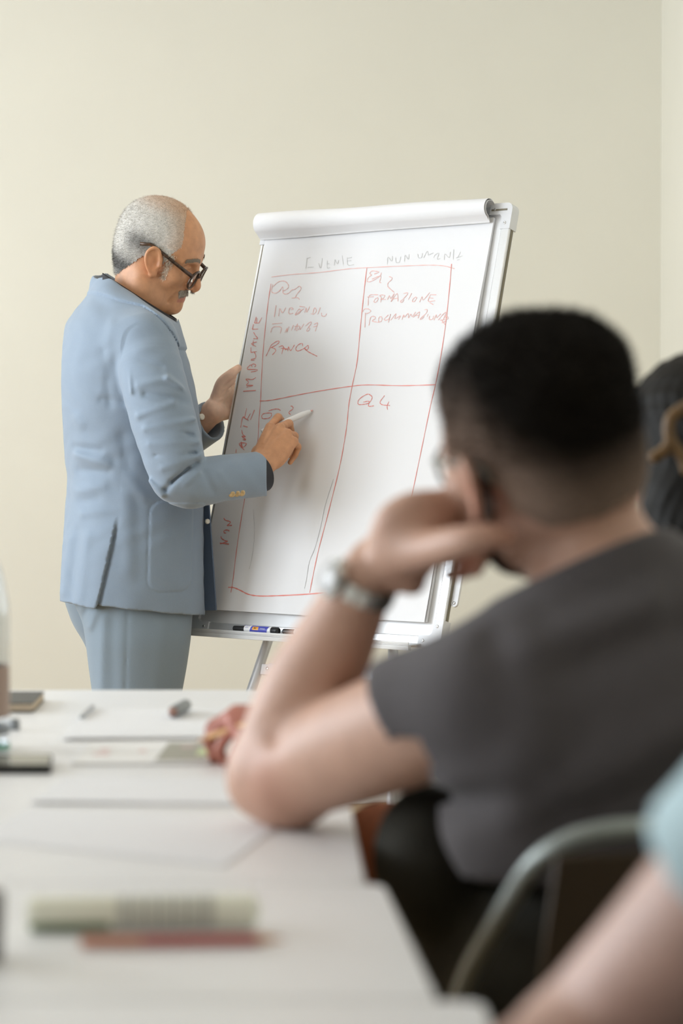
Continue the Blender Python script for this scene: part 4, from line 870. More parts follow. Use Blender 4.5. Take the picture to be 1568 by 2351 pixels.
# folds
for p0, p1, am, w in [((318, 884), (385, 868), .0028, .013), ((385, 868), (445, 905), .0060, .010), ((335, 906), (440, 925), -.0042, .012), ((318, 955), (400, 925), .0050, .010), ((335, 985), (450, 962), .0062, .009), ((350, 975), (440, 1000), -.0048, .008), ((345, 1020), (455, 1015), .0060, .009), ((360, 1045), (448, 1042), -.0060, .008), ((375, 1075), (460, 1045), .0075, .010), ((395, 1105), (450, 1062), -.0065, .009), ((342, 1105), (372, 1135), .0055, .010), ((380, 1125), (430, 1075), -.0045, .009), ((425, 1112), (455, 1085), .0045, .008),
        ((310, 800), (395, 790), .0050, .011), ((300, 820), (370, 840), -.0042, .010), ((355, 778), (400, 815), -.0045, .008), ((292, 850), (300, 900), .004, .008), ((505, 1085), (530, 1120), .0028, .011), ((555, 1085), (575, 1125), .0026, .011), ((470, 1085), (490, 1130), -.0024, .010)]:
    J.ridge(at(*p0, 5.425), at(*p1, 5.425), am*1.8, w*.75, .35)
for p0, p1, am, w in [((262, 745), (246, 860), .0050, .012), ((246, 810), (258, 930), -.0065, .011), ((283, 780), (262, 870), -.0040, .009), ((240, 918), (285, 925), -.0070, .010), ((238, 900), (280, 905), .0045, .009), ((200, 990), (262, 1055), -.0030, .014), ((180, 960), (240, 1040), .0030, .016), ((172, 1042), (250, 1066), .0055, .012), ((170, 1030), (232, 1035), -.0040, .011), ((180, 1080), (250, 1082), -.0040, .012), ((160, 1130), (240, 1115), .0035, .013), ((165, 1158), (225, 1146), -.0025, .012), ((190, 1180), (268, 1172), .0030, .010), ((150, 1240), (140, 1360), .0030, .012), ((178, 1220), (168, 1370), -.0030, .012), ((205, 1230), (190, 1370), .0030, .012), ((290, 1140), (300, 1300), .003, .018), ((320, 1150), (322, 1330), -.0025, .014), ((285, 1000), (300, 1080), -.0035, .014), ((300, 1090), (330, 1140), .0035, .014)]:
    J.ridge(at(*p0, 5.58), at(*p1, 5.58), am*1.4, w, .22)
J.D += (.0009*np.sin(X*70 + 3*np.sin(Z*31))*np.sin(Z*55 + 2*np.sin(Y*40))).astype(np.float32)
P, Q = J.mesh(); Q = flip_check(P - P.mean(0), Q)
JK = put('jacket', P, Q, MATS['suit_blue'], PRS)
# far front panel hanging open, seen from inside
G = []
for i in range(13):
    s = i/12; row = []
    for j in range(15):
        t = j/14; y = 1130 + (1401-1130)*t; x0 = 425; x1 = 480 + (498-480)*t; x = x0 + (x1-x0)*s
        row.append(at(x, y, 5.705 - .035*s + .006*math.sin(3*s)))
    G.append(row)
sheet('jacket_front_panel', G, MATS['suit_lining'], PRS, .004, label='dark lining side of the open far jacket front')
# cloth pieces and buttons
for i in range(3):
    p = at(532 + 11.5*i, 1134.5 - 1.2*i, 5.475 + .009*i); d = nz(A(.12, -.86, -.48)); MB().lathe(p - d*.002, [(.0078, -.006), (.0078, .003), (.0068, .0045), (.0030, .0036)], d, 18).build('cuff_button', MATS['horn_button'], PRS)
for (x, y, Yb, m_, r) in ((476, 1197, 5.66, 'pearl_button', .006), (463, 957, 5.825, 'pearl_button', .0075)):
    d = nz(A(.6, -.75, .1)); MB().lathe(at(x, y, Yb), [(r, -.002), (r, .002), (r*.8, .0034), (r*.4, .003)], d, 16).build('front_button', MATS[m_], PRS)
def on_cloth(P, Nn, px, py, Y): pass
# shirt: collar band and right cuff
C = SDF(at(225, 790, 5.55), at(415, 600, 5.88), .0025)
C.chain([at(266, 640, 5.715) + A(0, 0, .04), at(300, 680, 5.712), at(335, 725, 5.70), at(350, 760, 5.70)], [.069, .0725, .072, .062], .002, 8)
C.chain([at(362, 735, 5.655), at(396, 742, 5.645)], [.016, .006], .01, 1)
C.chain([at(266, 640, 5.715) + A(0, 0, .05), at(300, 680, 5.712), at(335, 725, 5.70), at(352, 762, 5.70)], [.064, .0665, .066, .055], .001, 8, 'sub')
C.half(at(243, 628, 5.72), -np.cross(at(396, 731, 5.60) - at(243, 628, 5.72), A(0, -1, -.05)), .001)
P, Q = C.mesh(); Q = flip_check(P - P.mean(0), Q); put('shirt_collar', P, Q, MATS['shirt_black'], PRS)
cc = rc - cutn*.03; V = MB(); pr = [(.0415, 0), (.0425, .037), (.0415, .039), (.0385, .039), (.036, .0)]
V.lathe(cc, pr, cutn, 36, False).build('shirt_cuff', MATS['shirt_black'], PRS, auto=.7)
# ---- trousers
Tr = SDF(at(80, 2500, 5.3)*A(1, 1, 0) + A(-.10, 0, .03), at(500, 1330, 6.05), .0045)
zt = lambda y: at(0, y, 5.6)[2]
def leg(rows, Y0, k):
    zs, cx, cy, aa, bb = [], [], [], [], []
    for y, x0, x1, b, dY in rows:
        p0, p1 = at(x0, y, Y0+dY), at(x1, y, Y0+dY); e = (p1[0]-p0[0])/2; zs.append(p0[2]); cx.append((p0[0]+p1[0])/2); cy.append(Y0+dY); aa.append(max(.05, math.sqrt(max(e*e-(b*math.sin(TH))**2, .0025))/math.cos(TH))); bb.append(b)
    Tr.stack(zs, cx, cy, aa, bb, TH, e=2.1, k=k, smooth=2)
leg([(1340, 160, 446, .12, .03), (1383, 170, 443, .115, .02), (1420, 190, 440, .108, .01), (1467, 198, 437, .102, 0), (1530, 205, 428, .097, 0), (1590, 213, 417, .092, 0), (1800, 232, 388, .078, 0), (2050, 240, 362, .066, 0), (2235, 238, 360, .062, 0)], 5.625, 0)
leg([(1340, 140, 430, .11, -.02), (1383, 152, 428, .11, -.01), (1433, 169, 420, .105, 0), (1475, 196, 415, .098, 0), (1530, 214, 405, .095, 0), (1590, 222, 398, .09, 0), (1800, 245, 385, .078, 0), (2050, 262, 375, .066, 0), (2235, 262, 376, .062, 0)], 5.82, .012)
Tr.ridges([at(293, 1400, 5.52), at(291, 1480, 5.52), at(288, 1590, 5.53)], -.0022, .0035, .25)
for p0, p1, am, w in [((240, 1420), (232, 1590), .0035, .012), ((262, 1410), (262, 1580), -.0020, .012), ((225, 1400), (205, 1440), .004, .01), ((380, 1420), (362, 1580), .002, .02), ((200, 1395), (182, 1425), -.005, .008)]: Tr.ridge(at(*p0, 5.55), at(*p1, 5.55), am, w, .25)
P, Q = Tr.mesh(); Q = flip_check(P - P.mean(0), Q); put('trousers', P, Q, MATS['suit_trouser'], PRS)
def shoe(c, d, m, parent, k=1.0):
    d = nz(d); l = np.cross(A(0, 0, 1), d); M = np.stack([d, l, A(0, 0, 1)], 1); c = A(c[0], c[1], 0)
    S = SDF(c - A(.22, .22, .0) + A(0, 0, -.005), c + A(.24, .24, .16), .005)
    q = lambda a, b, z: c + d*a*k + l*b*k + A(0, 0, z*k)
    S.ell(q(.10, 0, .030), (.105, .046, .040), M, 0); S.ell(q(-.02, 0, .042), (.075, .040, .050), M, .03); S.chain([q(-.03, 0, .06), q(-.035, 0, .12)], [.04, .042], .03, 1); S.ell(q(.06, 0, .012), (.15, .045, .014), M, .01)
    S.half(c + A(0, 0, .0015), A(0, 0, -1)); S.half(c + A(0, 0, .13), A(0, 0, 1))
    P, Q = S.mesh(); Q = flip_check(P - P.mean(0), Q); return put('shoe', P, Q, m, parent)
for (px, Yl) in ((299, 5.625), (319, 5.82)): p = at(px, 2235, Yl); shoe(p, PF, MATS['shoe_brown'], PRS)
# ---- the marker in his hand
ax = nz(at(648, 972, 5.672) - TIP); Lm = .132
t = thing('marker_pen', TIP, 'white felt marker held in the writing hand of the man in the blue suit', 'marker')
MB().lathe(TIP, [(.0012, 0), (.0022, .003), (.0024, .007)], ax, 12).build('nib', MATS['ink_red_faint'], t)
MB().lathe(TIP, [(.0030, .006), (.0055, .012), (.0060, .020), (.0064, .021), (.0070, .026), (.0070, Lm-.004), (.006, Lm)], ax, 20).build('barrel', MATS['white_plastic'], t, auto=.6)
# ---------------------------------------------------------------- chairs
mat('chair_tube', (.30, .33, .31), rough=.4, metal=.4); mat('chair_shell', (.050, .034, .020), rough=.55); mat('chair_black', (.02, .02, .02), rough=.6)
def chair(C, th, label, half=.205, top=.80, seat=.46):
    """C seat centre on the floor; th heading (0 = away from the camera, + = to the left)"""
    f = A(-math.sin(th), math.cos(th), 0); r = A(math.cos(th), math.sin(th), 0); C = A(C[0], C[1], 0); Z = A(0, 0, 1)
    t = thing('chair', C, label, 'chair'); q = lambda a, b, z: C + f*a + r*b + Z*z
    b = MB()
    pts = rounded([q(-.24, -half, .015), q(.03, -half, seat-.02), q(-.02, -half, seat+.16), q(-.225, -half, top), q(-.225, half, top), q(-.02, half, seat+.16), q(.03, half, seat-.02), q(-.24, half, .015)], .075, 8)
    b.tube(pts, .0095, 12); b.build('back_frame', MATS['chair_tube'], t)
    for sg in (-1, 1):
        MB().tube(rounded([q(.22, sg*half, .015), q(.19, sg*half, seat-.035), q(-.05, sg*half, seat-.045)], .05, 6), .011, 12).build('leg', MATS['chair_tube'], t)
    P = [[q(-.19 + .42*i/10, -half+.018 + (2*half-.036)*j/10, seat + .004 - .012*math.cos((j-5)/5*1.2) + (.010*max(0, (i-8)/2)*-1)) for j in range(11)] for i in range(11)]
    sheet('seat', P, MATS['chair_shell'], t, .012)
    P = []
    for i in range(9):
        s = i/8; z = seat + .17 + (top - .018 - seat - .17)*s; a = -.178 - .045*s
        P.append([q(a - .022*(1-((j-5)/5)**2), -half+.006 + (2*half-.012)*j/10, z) for j in range(11)])
    sheet('backrest', P, MATS['chair_shell'], t, .008)
    return t, q
mat('tshirt_grey', (.085, .076, .078), rough=.85, noise=.04, nscale=60, bump=.06, bscale=500, sheen=.15, spec=.2)
mat('trousers_black', (.042, .039, .030), rough=.8, noise=.1, nscale=40, spec=.2)
mat('denim_black', (.02, .02, .024), rough=.8)
mat('cap_sleeve_blue', (.50, .66, .70), rough=.8, bump=.06, bscale=500, sheen=.2, spec=.2)
mat('rust_cloth', (.24, .07, .025), rough=.8, noise=.1, nscale=50)
mat('black_cloth', (.015, .015, .017), rough=.85)
mat('dark_frame', (.05, .05, .03), rough=.3)
mat('hair_long', (.008, .007, .005), rough=.6, noise=.35, nscale=120, stretch=(6, 6, 1), spec=.15)
mat('hair_gold', (.14, .075, .022), rough=.5, noise=.3, nscale=200)

# ---------------------------------------------------------------- man in the grey T-shirt, elbow on the table
th2 = math.radians(20); GF = A(-math.sin(th2), math.cos(th2), 0); GR = A(math.cos(th2), math.sin(th2), 0); ZU = A(0, 0, 1)
YG = 2.33
hf = nz(A(-.57, .81, .09)); hr_ = nz(A(.78, .52, .37))
HG = Head(at(1252, 1044, YG), hf, hr_, 1.0)
SW, EL, WR = at(1098, 1606, 2.25), at(628, 1785, 2.452), at(842, 1318, 2.395)
G_ = SDF(A(-.17, 1.92, .58), A(.66, 2.75, 1.31), .0038)
NB = at(1395, 1330, 2.31)
HG.sculpt(G_, ([at(1335, 1215, 2.335), NB], [.056, .064]), ear_f=.003, ear_l=.090)
for sg in (1, -1): G_.ell(HG.p(.043, .047*sg, .000), (.042, .026, .048), HG.M, .02)
SHR = SW + GR*.37 + A(0, 0, .075)
ctr = (SW+SHR)/2
G_.chain([SW + GR*.03, NB + A(0, 0, -.055), SHR - GR*.03], [.054, .065, .060], .04, 6)
MG = np.stack([GR, GF, ZU], 1)
G_.ell(ctr + A(0, 0, -.12) - GF*.0, (.165, .105, .16), MG, .05); G_.ell(A(.285, 2.31, .72), (.095, .065, .12), MG, .04)
G_.chain([SW, SW*.5+EL*.5, EL*.85+SW*.15], [.060, .057, .051], .03, 6)
G_.ell(at(650, 1770, 2.45), (.050, .046, .046), np.eye(3), .02); G_.cap(at(600, 1800, 2.455), at(660, 1822, 2.44), .030, .034, .03)
E0_ = at(628, 1745, 2.452)
G_.chain([E0_, at(705, 1590, 2.435), at(778, 1455, 2.415), at(835, 1335, 2.395), WR], [.042, .0475, .0395, .0285, .0265], .012, 8)
G_.chain([SHR, SHR + A(.06, .04, -.15), SHR + A(.0, .17, -.20)], [.058, .048, .042], .03, 6)
G_.chain([SHR + A(.0, .17, -.20), SHR + A(-.09, .25, -.205), SHR + A(-.14, .28, -.205)], [.042, .036, .026], .01, 6)
hand(G_, SHR + A(-.15, .285, -.203), A(-.7, .5, 0), A(0, 0, 1), False, [(10, 20, 15)]*4, [(.03, .038, -.01), (.055, .05, -.015)], 1.0)
# left hand propping the head
fx_ = at(1048, 1160, 2.36) - at(862, 1285, 2.395)
gt, GP = hand(G_, at(852, 1300, 2.395), fx_, A(-.55, -.62, .55), True, [(72, 88, 40), (78, 88, 40), (80, 88, 40), (80, 85, 40)], [(.03, .03, -.02)], 1.0)
G_.chain([at(905, 1275, 2.37), at(985, 1262, 2.325), at(1065, 1242, 2.275), at(1125, 1232, 2.262), at(1160, 1232, 2.262)], [.022, .0185, .0145, .0125, .0095], .012, 6)
G_.ell(at(960, 1205, 2.365), (.045, .026, .040), np.stack([nz(fx_), nz(np.cross(A(-.5,-.6,.55), fx_)), nz(A(-.5,-.6,.55))], 1), .02)
for x0, y0, Yf in ((1112, 1255, 2.335), (1082, 1262, 2.350)): G_.chain([at(x0-25, y0-70, Yf+.015), at(x0+5, y0-15, Yf+.01), at(x0-12, y0+30, Yf), at(x0-20, y0+55, Yf-.004)], [.0095, .0095, .0085, .007], .004, 4)
# elbow fold
G_.ridges([at(640, 1700, 2.40), at(720, 1645, 2.40), at(835, 1590, 2.40)], -.006, .010, .4)
P, Q = G_.mesh(); Q = flip_check(P - P.mean(0), Q); N = normals(P, Q)
q = HG.inv(P); F, L, Uu = q[:, 0], q[:, 1], q[:, 2]; inhead = (np.abs(L) < .12) & (F > -.16) & (F < .16) & (Uu > -.14) & ((P - HG.C) @ GR > -.16)
base = np.tile(A(.54, .325, .235), (len(P), 1))
def blush(p, r, a): 
    global base
    w = a*np.exp(-((P - p)**2).sum(1)/r**2); base = base*(1-w[:, None]) + w[:, None]*A(.50, .20, .13)
blush(at(640, 1790, 2.40), .035, .45); blush(at(800, 1700, 2.38), .03, .25); blush(HG.p(-.01, .085, 0), .03, .65); blush(at(1165, 1232, 2.26), .02, .5); blush(at(1075, 1300, 2.34), .025, .8); blush(HG.p(-.05, -.02, -.10), .05, .3)
stub = np.clip((Uu+.045)/.06, 0, 1)*np.clip((.05-F)/.03, 0, 1)*inhead
GUY = put('person', P, Q, MATS['skin_fair'], None, col=base, origin=A(.29, 2.30, 0))
tag(GUY, 'seated man in a dark grey T-shirt seen from behind, head propped on his hand', 'person')
# hair: flat-topped block with faded sides
hd = SDF(HG.C - .20, HG.C + .20, .006); HG.sculpt(hd, ([at(1335, 1215, 2.335), NB], [.056, .064]), ears=False)
for sg in (1, -1): hd.ell(HG.p(.043, .047*sg, .000), (.042, .026, .048), HG.M, .02)
ii = [np.clip(np.rint((P[:, i] - hd.lo[i])/hd.h).astype(int), 0, hd.D.shape[i]-1) for i in range(3)]; onhead = np.abs(hd.D[ii[0], ii[1], ii[2]]) < .006
ss = lambda x: np.clip(x, 0, 1)**2*(3-2*np.clip(x, 0, 1))
edge = .058 + .03*ss((Uu-.05)/.05)
earz = np.zeros(len(P), bool)
hm = inhead & onhead & (F < edge) & (Uu > -.045 + .055*ss((F + .06)/.06)) & ~earz
hoff = (.0025 + .0115*ss((Uu-.025)/.075) + .009*ss((np.abs(L)-.030)/.03)*ss((Uu-.075)/.03)*ss((.03-F)/.04) + .008*ss((-F-.05)/.04)*ss((Uu-.06)/.03))*ss((edge-F)/.020+.05)*ss((Uu+.05)/.03)
fade = ss((Uu - .012 + .85*np.clip(-.012-F, 0, .085))/.100)
hcol = A(.27, .19, .145)*(1-fade[:, None]) + A(.010, .008, .006)*fade[:, None]
ho, ids = skin_patch('hair', P, Q, N, hm, hoff, MATS['hair_dark'], GUY, hcol)
pk = ids[RNG.integers(0, len(ids), 9000)]; pk = pk[Uu[pk] > .02]
strands('hair_strands', HG, P[pk] + N[pk]*hoff[pk, None], N[pk], MATS['hair_dark'], ho, .006, .0016, (HG.u, .3), lambda p_: hcol[pk])['kind'] = 'stuff'
# neck stubble and beard: thin layers of short hair on the skin
cl = inhead & (F < -.02) & (Uu < .02) & (Uu > -.040 + .3*np.abs(L)*.5) & (np.abs(L) < .075)
skin_patch('neck_stubble', P, Q, N, cl, .0012, MATS['hair_dark'], GUY, (A(.44, .28, .20)*(1-np.clip((Uu[:, None]+.042)/.06, 0, 1)) + A(.16, .115, .082)*np.clip((Uu[:, None]+.042)/.06, 0, 1)))
bd = inhead & (F > .012) & (Uu < -.045 - .2*np.clip(F-.08, 0, 1)) & (Uu > -.135) & ~((F > .085) & (Uu > -.08) & (np.abs(L) < .02))
bd &= onhead
if 1:
  skin_patch('beard', P, Q, N, bd, .0045, MATS['hair_dark'], GUY, np.tile(A(.022, .017, .012), (len(P), 1)))
for sg in (1, -1):
  sb = inhead & onhead & (L*sg > .045) & (F > .000) & (F < .026) & (Uu > -.055) & (Uu < .035)
  skin_patch('sideburn', P, Q, N, sb, .002, MATS['hair_dark'], GUY, np.tile(A(.09, .065, .05), (len(P), 1)))
glasses(HG, 'dark rimmed glasses worn by the man in the grey T-shirt', MATS['dark_frame'], drop=.006, tilt=.05, out=.014, rim=(.026, .020), wid=.0022, ear=(.000, .0845, .024))
# T-shirt
TS = SDF(A(-.02, 1.92, .56), A(.70, 2.75, 1.10), .0045)
TS.chain([SW + A(.01, 0, -.004), NB + A(0, 0, -.052), SHR], [.062, .073, .068], .05, 6)
TS.ell(ctr + A(0, 0, -.12), (.185, .120, .17), MG, .05); TS.ell(A(.285, 2.30, .80), (.185, .125, .20), MG, .08); TS.ell(A(.27, 2.30, .70), (.178, .13, .10), MG, .06)
TS.ell(at(1120, 1870, 2.33), (.075, .08, .085), np.eye(3), .05)
SLD = nz(EL - SW); SLC = at(955, 1712, 2.305)
TS.chain([SW + A(.015, 0, .0), SW + SLD*.09, SLC + SLD*.03], [.070, .0700, .0720], .03, 6)
TS.chain([SHR, SHR + A(.06, .04, -.15), SHR + A(.055, .06, -.19)], [.068, .062, .062], .03, 6)
TS.half(SLC, at(1130, 1745, 2.30)*0 + nz(A(-.80, .28, -.53)), .002, box=(SLC - A(.13, .12, .14), SLC + A(.05, .13, .14)))
TS.chain([SLC - SLD*.05, SLC + SLD*.05], [.060, .0655], 0, 1, 'sub')
TS.chain([NB, at(1372, 1275, 2.33)], [.07, .070], .03, 1); TS.chain([at(1290, 1120, 2.335), at(1330, 1200, 2.335), at(1352, 1248, 2.33)], [.063, .063, .060], .003, 4, 'sub')
TS.half(at(1404, 1256, 2.27), np.cross(at(1530, 1236, 2.30) - at(1222, 1368, 2.30), A(0, .97, -.2)), .002, box=(at(1150, 1390, 2.15), at(1570, 1100, 2.52)))
TS.half(A(.29, 2.3, .695), A(-.10, -.2, -1), .002)
for p0, p1, am, w in [((1130, 1480), (1180, 1640), -.006, .016), ((1030, 1840), (1200, 1800), -.012, .016), ((1040, 1800), (1240, 1700), .006, .018), ((1230, 1480), (1500, 1390), .010, .022), ((1240, 1540), (1540, 1430), -.010, .022), ((1290, 1800), (1568, 1660), .012, .024), ((1280, 1850), (1560, 1740), -.012, .022), ((1250, 1420), (1520, 1300), -.003, .015), ((1060, 1920), (1200, 1960), .006, .02), ((1230, 1560), (1180, 1820), .012, .028)]: TS.ridge(at(*p0, 2.22), at(*p1, 2.22), am, w, .3)
P, Q = TS.mesh(); Q = flip_check(P - P.mean(0), Q); put('tshirt', P, Q, MATS['tshirt_grey'], GUY)
# trousers and legs
def seated_legs(name, hip, f, r, m, parent, seat=.47, spread=.10, knee=.42, r0=.085, kz=None, extra=None, h=.007, feet=True, fsp=1.3):
    kz = kz or seat + .08; lo = hip - A(.75, .75, 0); lo[2] = .03; hi = hip + A(.75, .75, 0); hi[2] = .80
    S = SDF(lo, hi, h); M = np.stack([r, f, ZU], 1); c = A(hip[0], hip[1], seat)
    S.ell(c + ZU*.115, (.175, .125, .12), M, 0); S.ell(c + ZU*.19, (.160, .115, .09), M, .04)
    for sg in (-1, 1):
        k = c + r*sg*spread*fsp + f*knee; k[2] = kz; an = k + f*.02; an[2] = .09
        S.chain([c + r*sg*spread*.8 + ZU*.10, (c + r*sg*spread + k)/2 + ZU*.05, k], [r0+.012, r0, r0*.78], .04, 6)
        S.chain([k, (k+an)/2 - f*.012, an], [r0*.76, r0*.68, .052], .02, 6)
        if feet: shoe(an - f*.02, f, MATS['black_plastic'], parent)
    if extra: extra(S)
    S.half(A(0, 0, seat + .007), -ZU, .0, box=(c - A(.2, .2, .2), c + A(.2, .2, .1))) if False else None
    P, Q = S.mesh(); Q = flip_check(P - P.mean(0), Q); return put(name, P, Q, m, parent)
def ex(S):
    S.ell(at(985, 1975, 2.37), (.055, .06, .075), np.eye(3), .05)
seated_legs('trousers', A(.285, 2.31, 0), GF, GR, MATS['trousers_black'], GUY, extra=ex, fsp=1.05, kz=.555)
chair((.29, 2.315), th2, 'brown chair with a grey tube frame under the man in the grey T-shirt', top=.80)
# wrist watch
wd_ = nz(at(880, 1240, 2.38) - at(778, 1455, 2.415)); wc = at(833, 1345, 2.397); wl = nz(np.cross(wd_, A(.2, -1, .2))); wv = np.cross(wl, wd_)
t = thing('wristwatch', wc, 'silver metal wristwatch on the left wrist of the man in the grey T-shirt', 'watch')
mat('watch_steel', (.62, .62, .58), rough=.25, metal=.85); mat('watch_dark', (.06, .058, .05), rough=.35, metal=.3)
R_ = .0318
fan = math.atan2((nz(A(-.75, -.5, .35)) @ wv), (nz(A(-.75, -.5, .35)) @ wl))
for k in range(16):
    a0 = fan + 2*PI*k/16
    if k in (0, 1, 15): continue
    b = MB(); rad = wl*math.cos(a0) + wv*math.sin(a0); tg = np.cross(wd_, rad); b.box((-.0022, -.0056, -.009), (.0022, .0056, .009), wc + rad*R_, rad, tg, wd_)
    b.build('band_link', MATS['watch_dark' if rad[0] > .45 else 'watch_steel'], t, smooth=False, bevel=.001)
fd_ = wl*math.cos(fan) + wv*math.sin(fan)
MB().lathe(wc + fd_*R_*.92, [(.017, -.002), (.0195, .001), (.0195, .007), (.017, .0095), (.0165, .0085)], fd_, 28).build('case', MATS['watch_steel'], t, auto=.6)
MB().lathe(wc + fd_*R_*.92, [(.0163, .0086), (.0005, .0087)], fd_, 28).build('dial', MATS['white_plastic'], t)
MB().lathe(wc + fd_*(R_*.92 + .005) + wd_*.0195, [(.003, 0), (.003, .004)], wd_, 12).build('crown', MATS['watch_steel'], t)

# ---------------------------------------------------------------- woman farther down the table: dark hair, one hand on the papers
WF = nz(A(-.80, .60, 0)); WRt = A(-WF[1]*-1, WF[0]*-1, 0); WRt = np.cross(WF, ZU)
HW = Head(A(.445, 3.02, 1.095), nz(A(-.35, .93, -.12)), nz(A(.93, .35, 0)), .97)
W_ = SDF(A(-.25, 2.70, .55), A(.75, 3.40, 1.25), .005)
wn = A(.47, 2.99, .965); HW.sculpt(W_, ([A(.455, 3.01, 1.02), wn], [.048, .055]))
MW = np.stack([WRt, WF, ZU], 1); wsL, wsR = wn - WRt*.165 + A(0, 0, -.04), wn + WRt*.165 + A(0, 0, -.04)
W_.chain([wsL, wn + A(0, 0, -.03), wsR], [.047, .05, .047], .04, 6); W_.ell(wn + A(0, 0, -.17), (.14, .095, .18), MW, .05); W_.ell(wn + A(0, 0, -.34), (.13, .095, .12), MW, .05)
wh = at(684, 1662, 2.90)
W_.chain([wsL, A(.26, 2.80, .80), ], [.042, .038], .03, 1); W_.chain([A(.26, 2.80, .80), A(.08, 2.85, .785), wh], [.038, .034, .024], .015, 6)
W_.chain([wsR, A(.40, 3.22, .82)], [.042, .038], .03, 1); W_.chain([A(.40, 3.22, .82), A(.25, 3.28, .785), A(.14, 3.26, .775)], [.038, .033, .024], .015, 6)
wt, WP = hand(W_, wh, at(584, 1658, 2.90) - wh, nz(A(-.1, -.35, .92)), True, [(38, 55, 30), (50, 55, 30), (62, 55, 30), (70, 55, 30)], [(.03, .036, -.015), (.055, .038, -.035), (.078, .028, -.045)], .86)
hand(W_, A(.135, 3.26, .775), A(-1, .1, 0), A(0, 0, 1), False, [(12, 20, 12)]*4, [(.03, .038, -.01), (.055, .05, -.02)], .95)
P, Q = W_.mesh(); Q = flip_check(P - P.mean(0), Q); base = np.tile(A(.58, .30, .22), (len(P), 1)); w = np.exp(-((P - wh - A(-.06, 0, 0))**2).sum(1)/.09**2)[:, None]; base = base*(1-w*.8) + w*.8*A(.40, .10, .065)
WOM = put('person', P, Q, MATS['skin_fair'], None, col=base, origin=A(.47, 2.98, 0))
tag(WOM, 'seated person with long black hair behind the grey T-shirt, one reddish hand on the booklet', 'person')
HH = SDF(A(.26, 2.84, .68), A(.62, 3.20, 1.25), .005)
HH.ell(HW.p(-.018, 0, .050), (.112, .096, .095), HW.M, 0); HH.ell(HW.p(-.055, 0, -.04), (.075, .092, .11), HW.M, .03)
HH.chain([HW.p(-.05, .04, -.06), HW.p(-.07, .03, -.16), HW.p(-.075, .02, -.27), HW.p(-.065, .01, -.33)], [.062, .068, .056, .03], .03, 6)
HH.chain([HW.p(-.05, -.05, -.06), HW.p(-.07, -.05, -.16), HW.p(-.075, -.05, -.27), HW.p(-.065, -.04, -.33)], [.062, .062, .05, .03], .03, 6)
HH.ell(HW.p(.085, 0, -.02), (.07, .058, .085), HW.M, .01, 'sub')
sl, g = HH.reg(HH.lo, [a[-1] for a in HH.ax], 0); HH.D += (.0022*np.sin(g[0]*260 + 5*np.sin(g[2]*38))*np.cos(g[1]*210 + 3*np.sin(g[2]*31))).astype(np.float32)
P, Q = HH.mesh(); Q = flip_check(P - P.mean(0), Q); hw_ = put('hair', P, Q, MATS['hair_long'], WOM)
for pts in ([(1562, 940), (1538, 965), (1540, 1010), (1568, 1050), (1580, 1090)], [(1562, 940), (1590, 930), (1610, 950)], [(1540, 1010), (1525, 1035), (1492, 1055)]):
    MB().tube(catmull([at(x, y, 2.885) for x, y in pts], 5), [.0075]*((len(pts)-1)*5) + [.004], 8).build('light_strand', MATS['hair_gold'], hw_, label='golden brown lock of hair')
WT = SDF(A(.10, 2.70, .58), A(.75, 3.40, 1.02), .006)
WT.chain([wsL, wn + A(0, 0, -.035), wsR], [.056, .058, .056], .04, 6); WT.ell(wn + A(0, 0, -.17), (.155, .112, .19), MW, .05); WT.ell(wn + A(0, 0, -.34), (.148, .112, .14), MW, .05)
WT.chain([wsL, A(.30, 2.815, .84)], [.054, .052], .03, 1); WT.chain([wsR, A(.42, 3.18, .86)], [.054, .052], .03, 1)
WT.chain([wn + A(0, 0, .06), wn + A(0, 0, -.03)], [.055, .05], .004, 1, 'sub')
P, Q = WT.mesh(); Q = flip_check(P - P.mean(0), Q); put('top', P, Q, MATS['black_cloth'], WOM)
seated_legs('trousers', A(.47, 2.98, 0), WF, WRt, MATS['rust_cloth'], WOM, r0=.075, kz=.60, seat=.50)
chair((.47, 2.98), math.atan2(-WF[0], WF[1]), 'chair under the black-haired person, mostly hidden behind the grey T-shirt', top=.83, seat=.475)
p, q_ = at(452, 1702, 2.91), at(570, 1660, 2.87); d = nz(q_-p)
t = thing('pencil', p, 'orange pencil held by the reddish hand over the booklet', 'pencil')
MB().lathe(p, [(.0006, 0), (.0036, .018)], d, 10).build('sharpened_point', MATS['pencil_wood'], t); MB().lathe(p, [(.0036, .018), (.0036, .15)], d, 6).build('shaft', MATS['pencil_orange'], t, auto=.3)

# ---------------------------------------------------------------- person in pale blue, close to the camera at the right edge
BF = nz(A(-1, -.05, 0)); BR = np.cross(BF, ZU)     # faces along the table; right side away from the camera
bs = at(1945, 1795, 1.335); be = at(1335, 2440, 1.43)
bn = bs - BR*.17 + A(.13, 0, .06); bl = bs - BR*.34 + A(.10, 0, .0)
B_ = SDF(A(-.12, .80, .55), A(.55, 1.58, 1.28), .005)
HB = Head(bn + A(-.01, 0, .145), nz(A(-.95, .25, -.1)), nz(A(.25, .95, 0)), 1.0); HB.sculpt(B_, ([bn + A(-.005, 0, .04), bn], [.055, .06]))
MBm = np.stack([BR, BF, ZU], 1)
B_.chain([bs, bn + A(0, 0, -.05), bl], [.055, .06, .055], .04, 6); B_.ell(bn + A(.0, 0, -.19), (.15, .10, .18), MBm, .05); B_.ell(bn + A(.0, 0, -.33), (.15, .105, .10), MBm, .05)
B_.chain([bs, bs*.5+be*.5 + A(.004, -.006, 0), be], [.060, .0535, .044], .03, 6); B_.chain([be, be*.45 + A(.02, 1.15, .765)*.55, A(.0, 1.13, .768)], [.044, .040, .026], .012, 6)
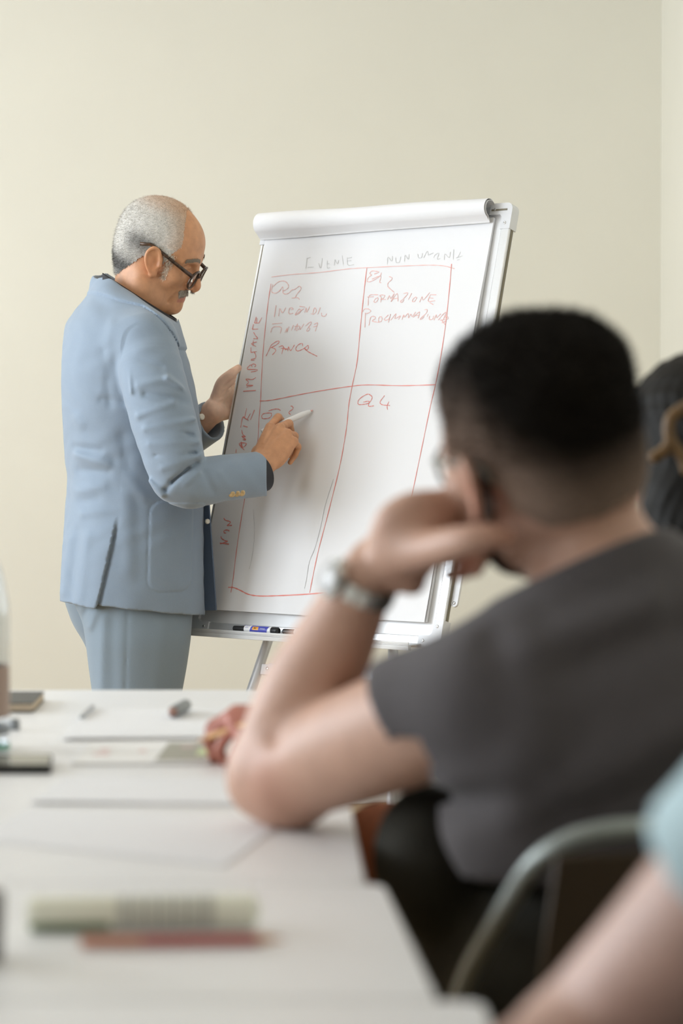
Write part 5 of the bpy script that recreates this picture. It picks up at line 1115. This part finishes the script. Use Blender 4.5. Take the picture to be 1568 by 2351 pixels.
hand(B_, A(-.005, 1.125, .768), A(-.9, -.4, 0), A(0, 0, 1), False, [(12, 20, 12)]*4, [(.03, .038, -.01), (.055, .05, -.015)], 1.0)
B_.chain([bl, bl + A(-.05, -.04, -.14), bl + A(-.12, .0, -.185)], [.055, .047, .042], .03, 6); B_.chain([bl + A(-.12, 0, -.185), bl + A(-.20, .08, -.19), bl + A(-.25, .12, -.19)], [.042, .036, .026], .012, 6)
P, Q = B_.mesh(); Q = flip_check(P - P.mean(0), Q); BLU = put('person', P, Q, MATS['skin_fair'], None, col=np.tile(A(.56, .36, .29), (len(P), 1)), origin=A(bn[0], bn[1], 0))
tag(BLU, 'nearest person at the bottom right corner, bare arm below a pale blue sleeve', 'person')
BS = SDF(A(-.05, .80, .56), A(.55, 1.58, 1.12), .006); bd_ = nz(be - bs); bc = at(1695, 2030, 1.372)
BS.chain([bs, bn + A(0, 0, -.05), bl], [.066, .07, .066], .04, 6); BS.ell(bn + A(.0, 0, -.19), (.17, .12, .19), MBm, .05); BS.ell(bn + A(.0, 0, -.34), (.168, .125, .11), MBm, .05)
BS.chain([bs, bc + bd_*.03], [.068, .066], .03, 1); BS.half(bc, nz(bd_ + A(0, 0, -.05)), .002, box=(bc - .10, bc + .09)); BS.chain([bc - bd_*.04, bc + bd_*.05], [.0575, .0615], 0, 1, 'sub')
BS.chain([bl, bl + A(-.03, -.025, -.09)], [.066, .062], .03, 1); BS.chain([bn + A(0, 0, .06), bn + A(0, 0, -.03)], [.066, .055], .004, 1, 'sub')
P, Q = BS.mesh(); Q = flip_check(P - P.mean(0), Q); put('tshirt', P, Q, MATS['cap_sleeve_blue'], BLU)
HX = SDF(HB.C - .16, HB.C + .16, .006); HX.ell(HB.p(-.015, 0, .05), (.104, .084, .09), HB.M, 0); HX.half(HB.p(.03, 0, .03), HB.f - HB.u*.5, .01); HX.half(HB.p(0, 0, -.01), -HB.u, .01)
P, Q = HX.mesh(); Q = flip_check(P - P.mean(0), Q); put('hair', P, Q, MATS['hair_long'], BLU)
seated_legs('trousers', A(bn[0]+.02, bn[1], 0), BF, BR, MATS['denim_black'], BLU)
chair((bn[0]+.02, bn[1]), math.atan2(-BF[0], BF[1]), 'chair of the nearest person, out of the picture at bottom right')
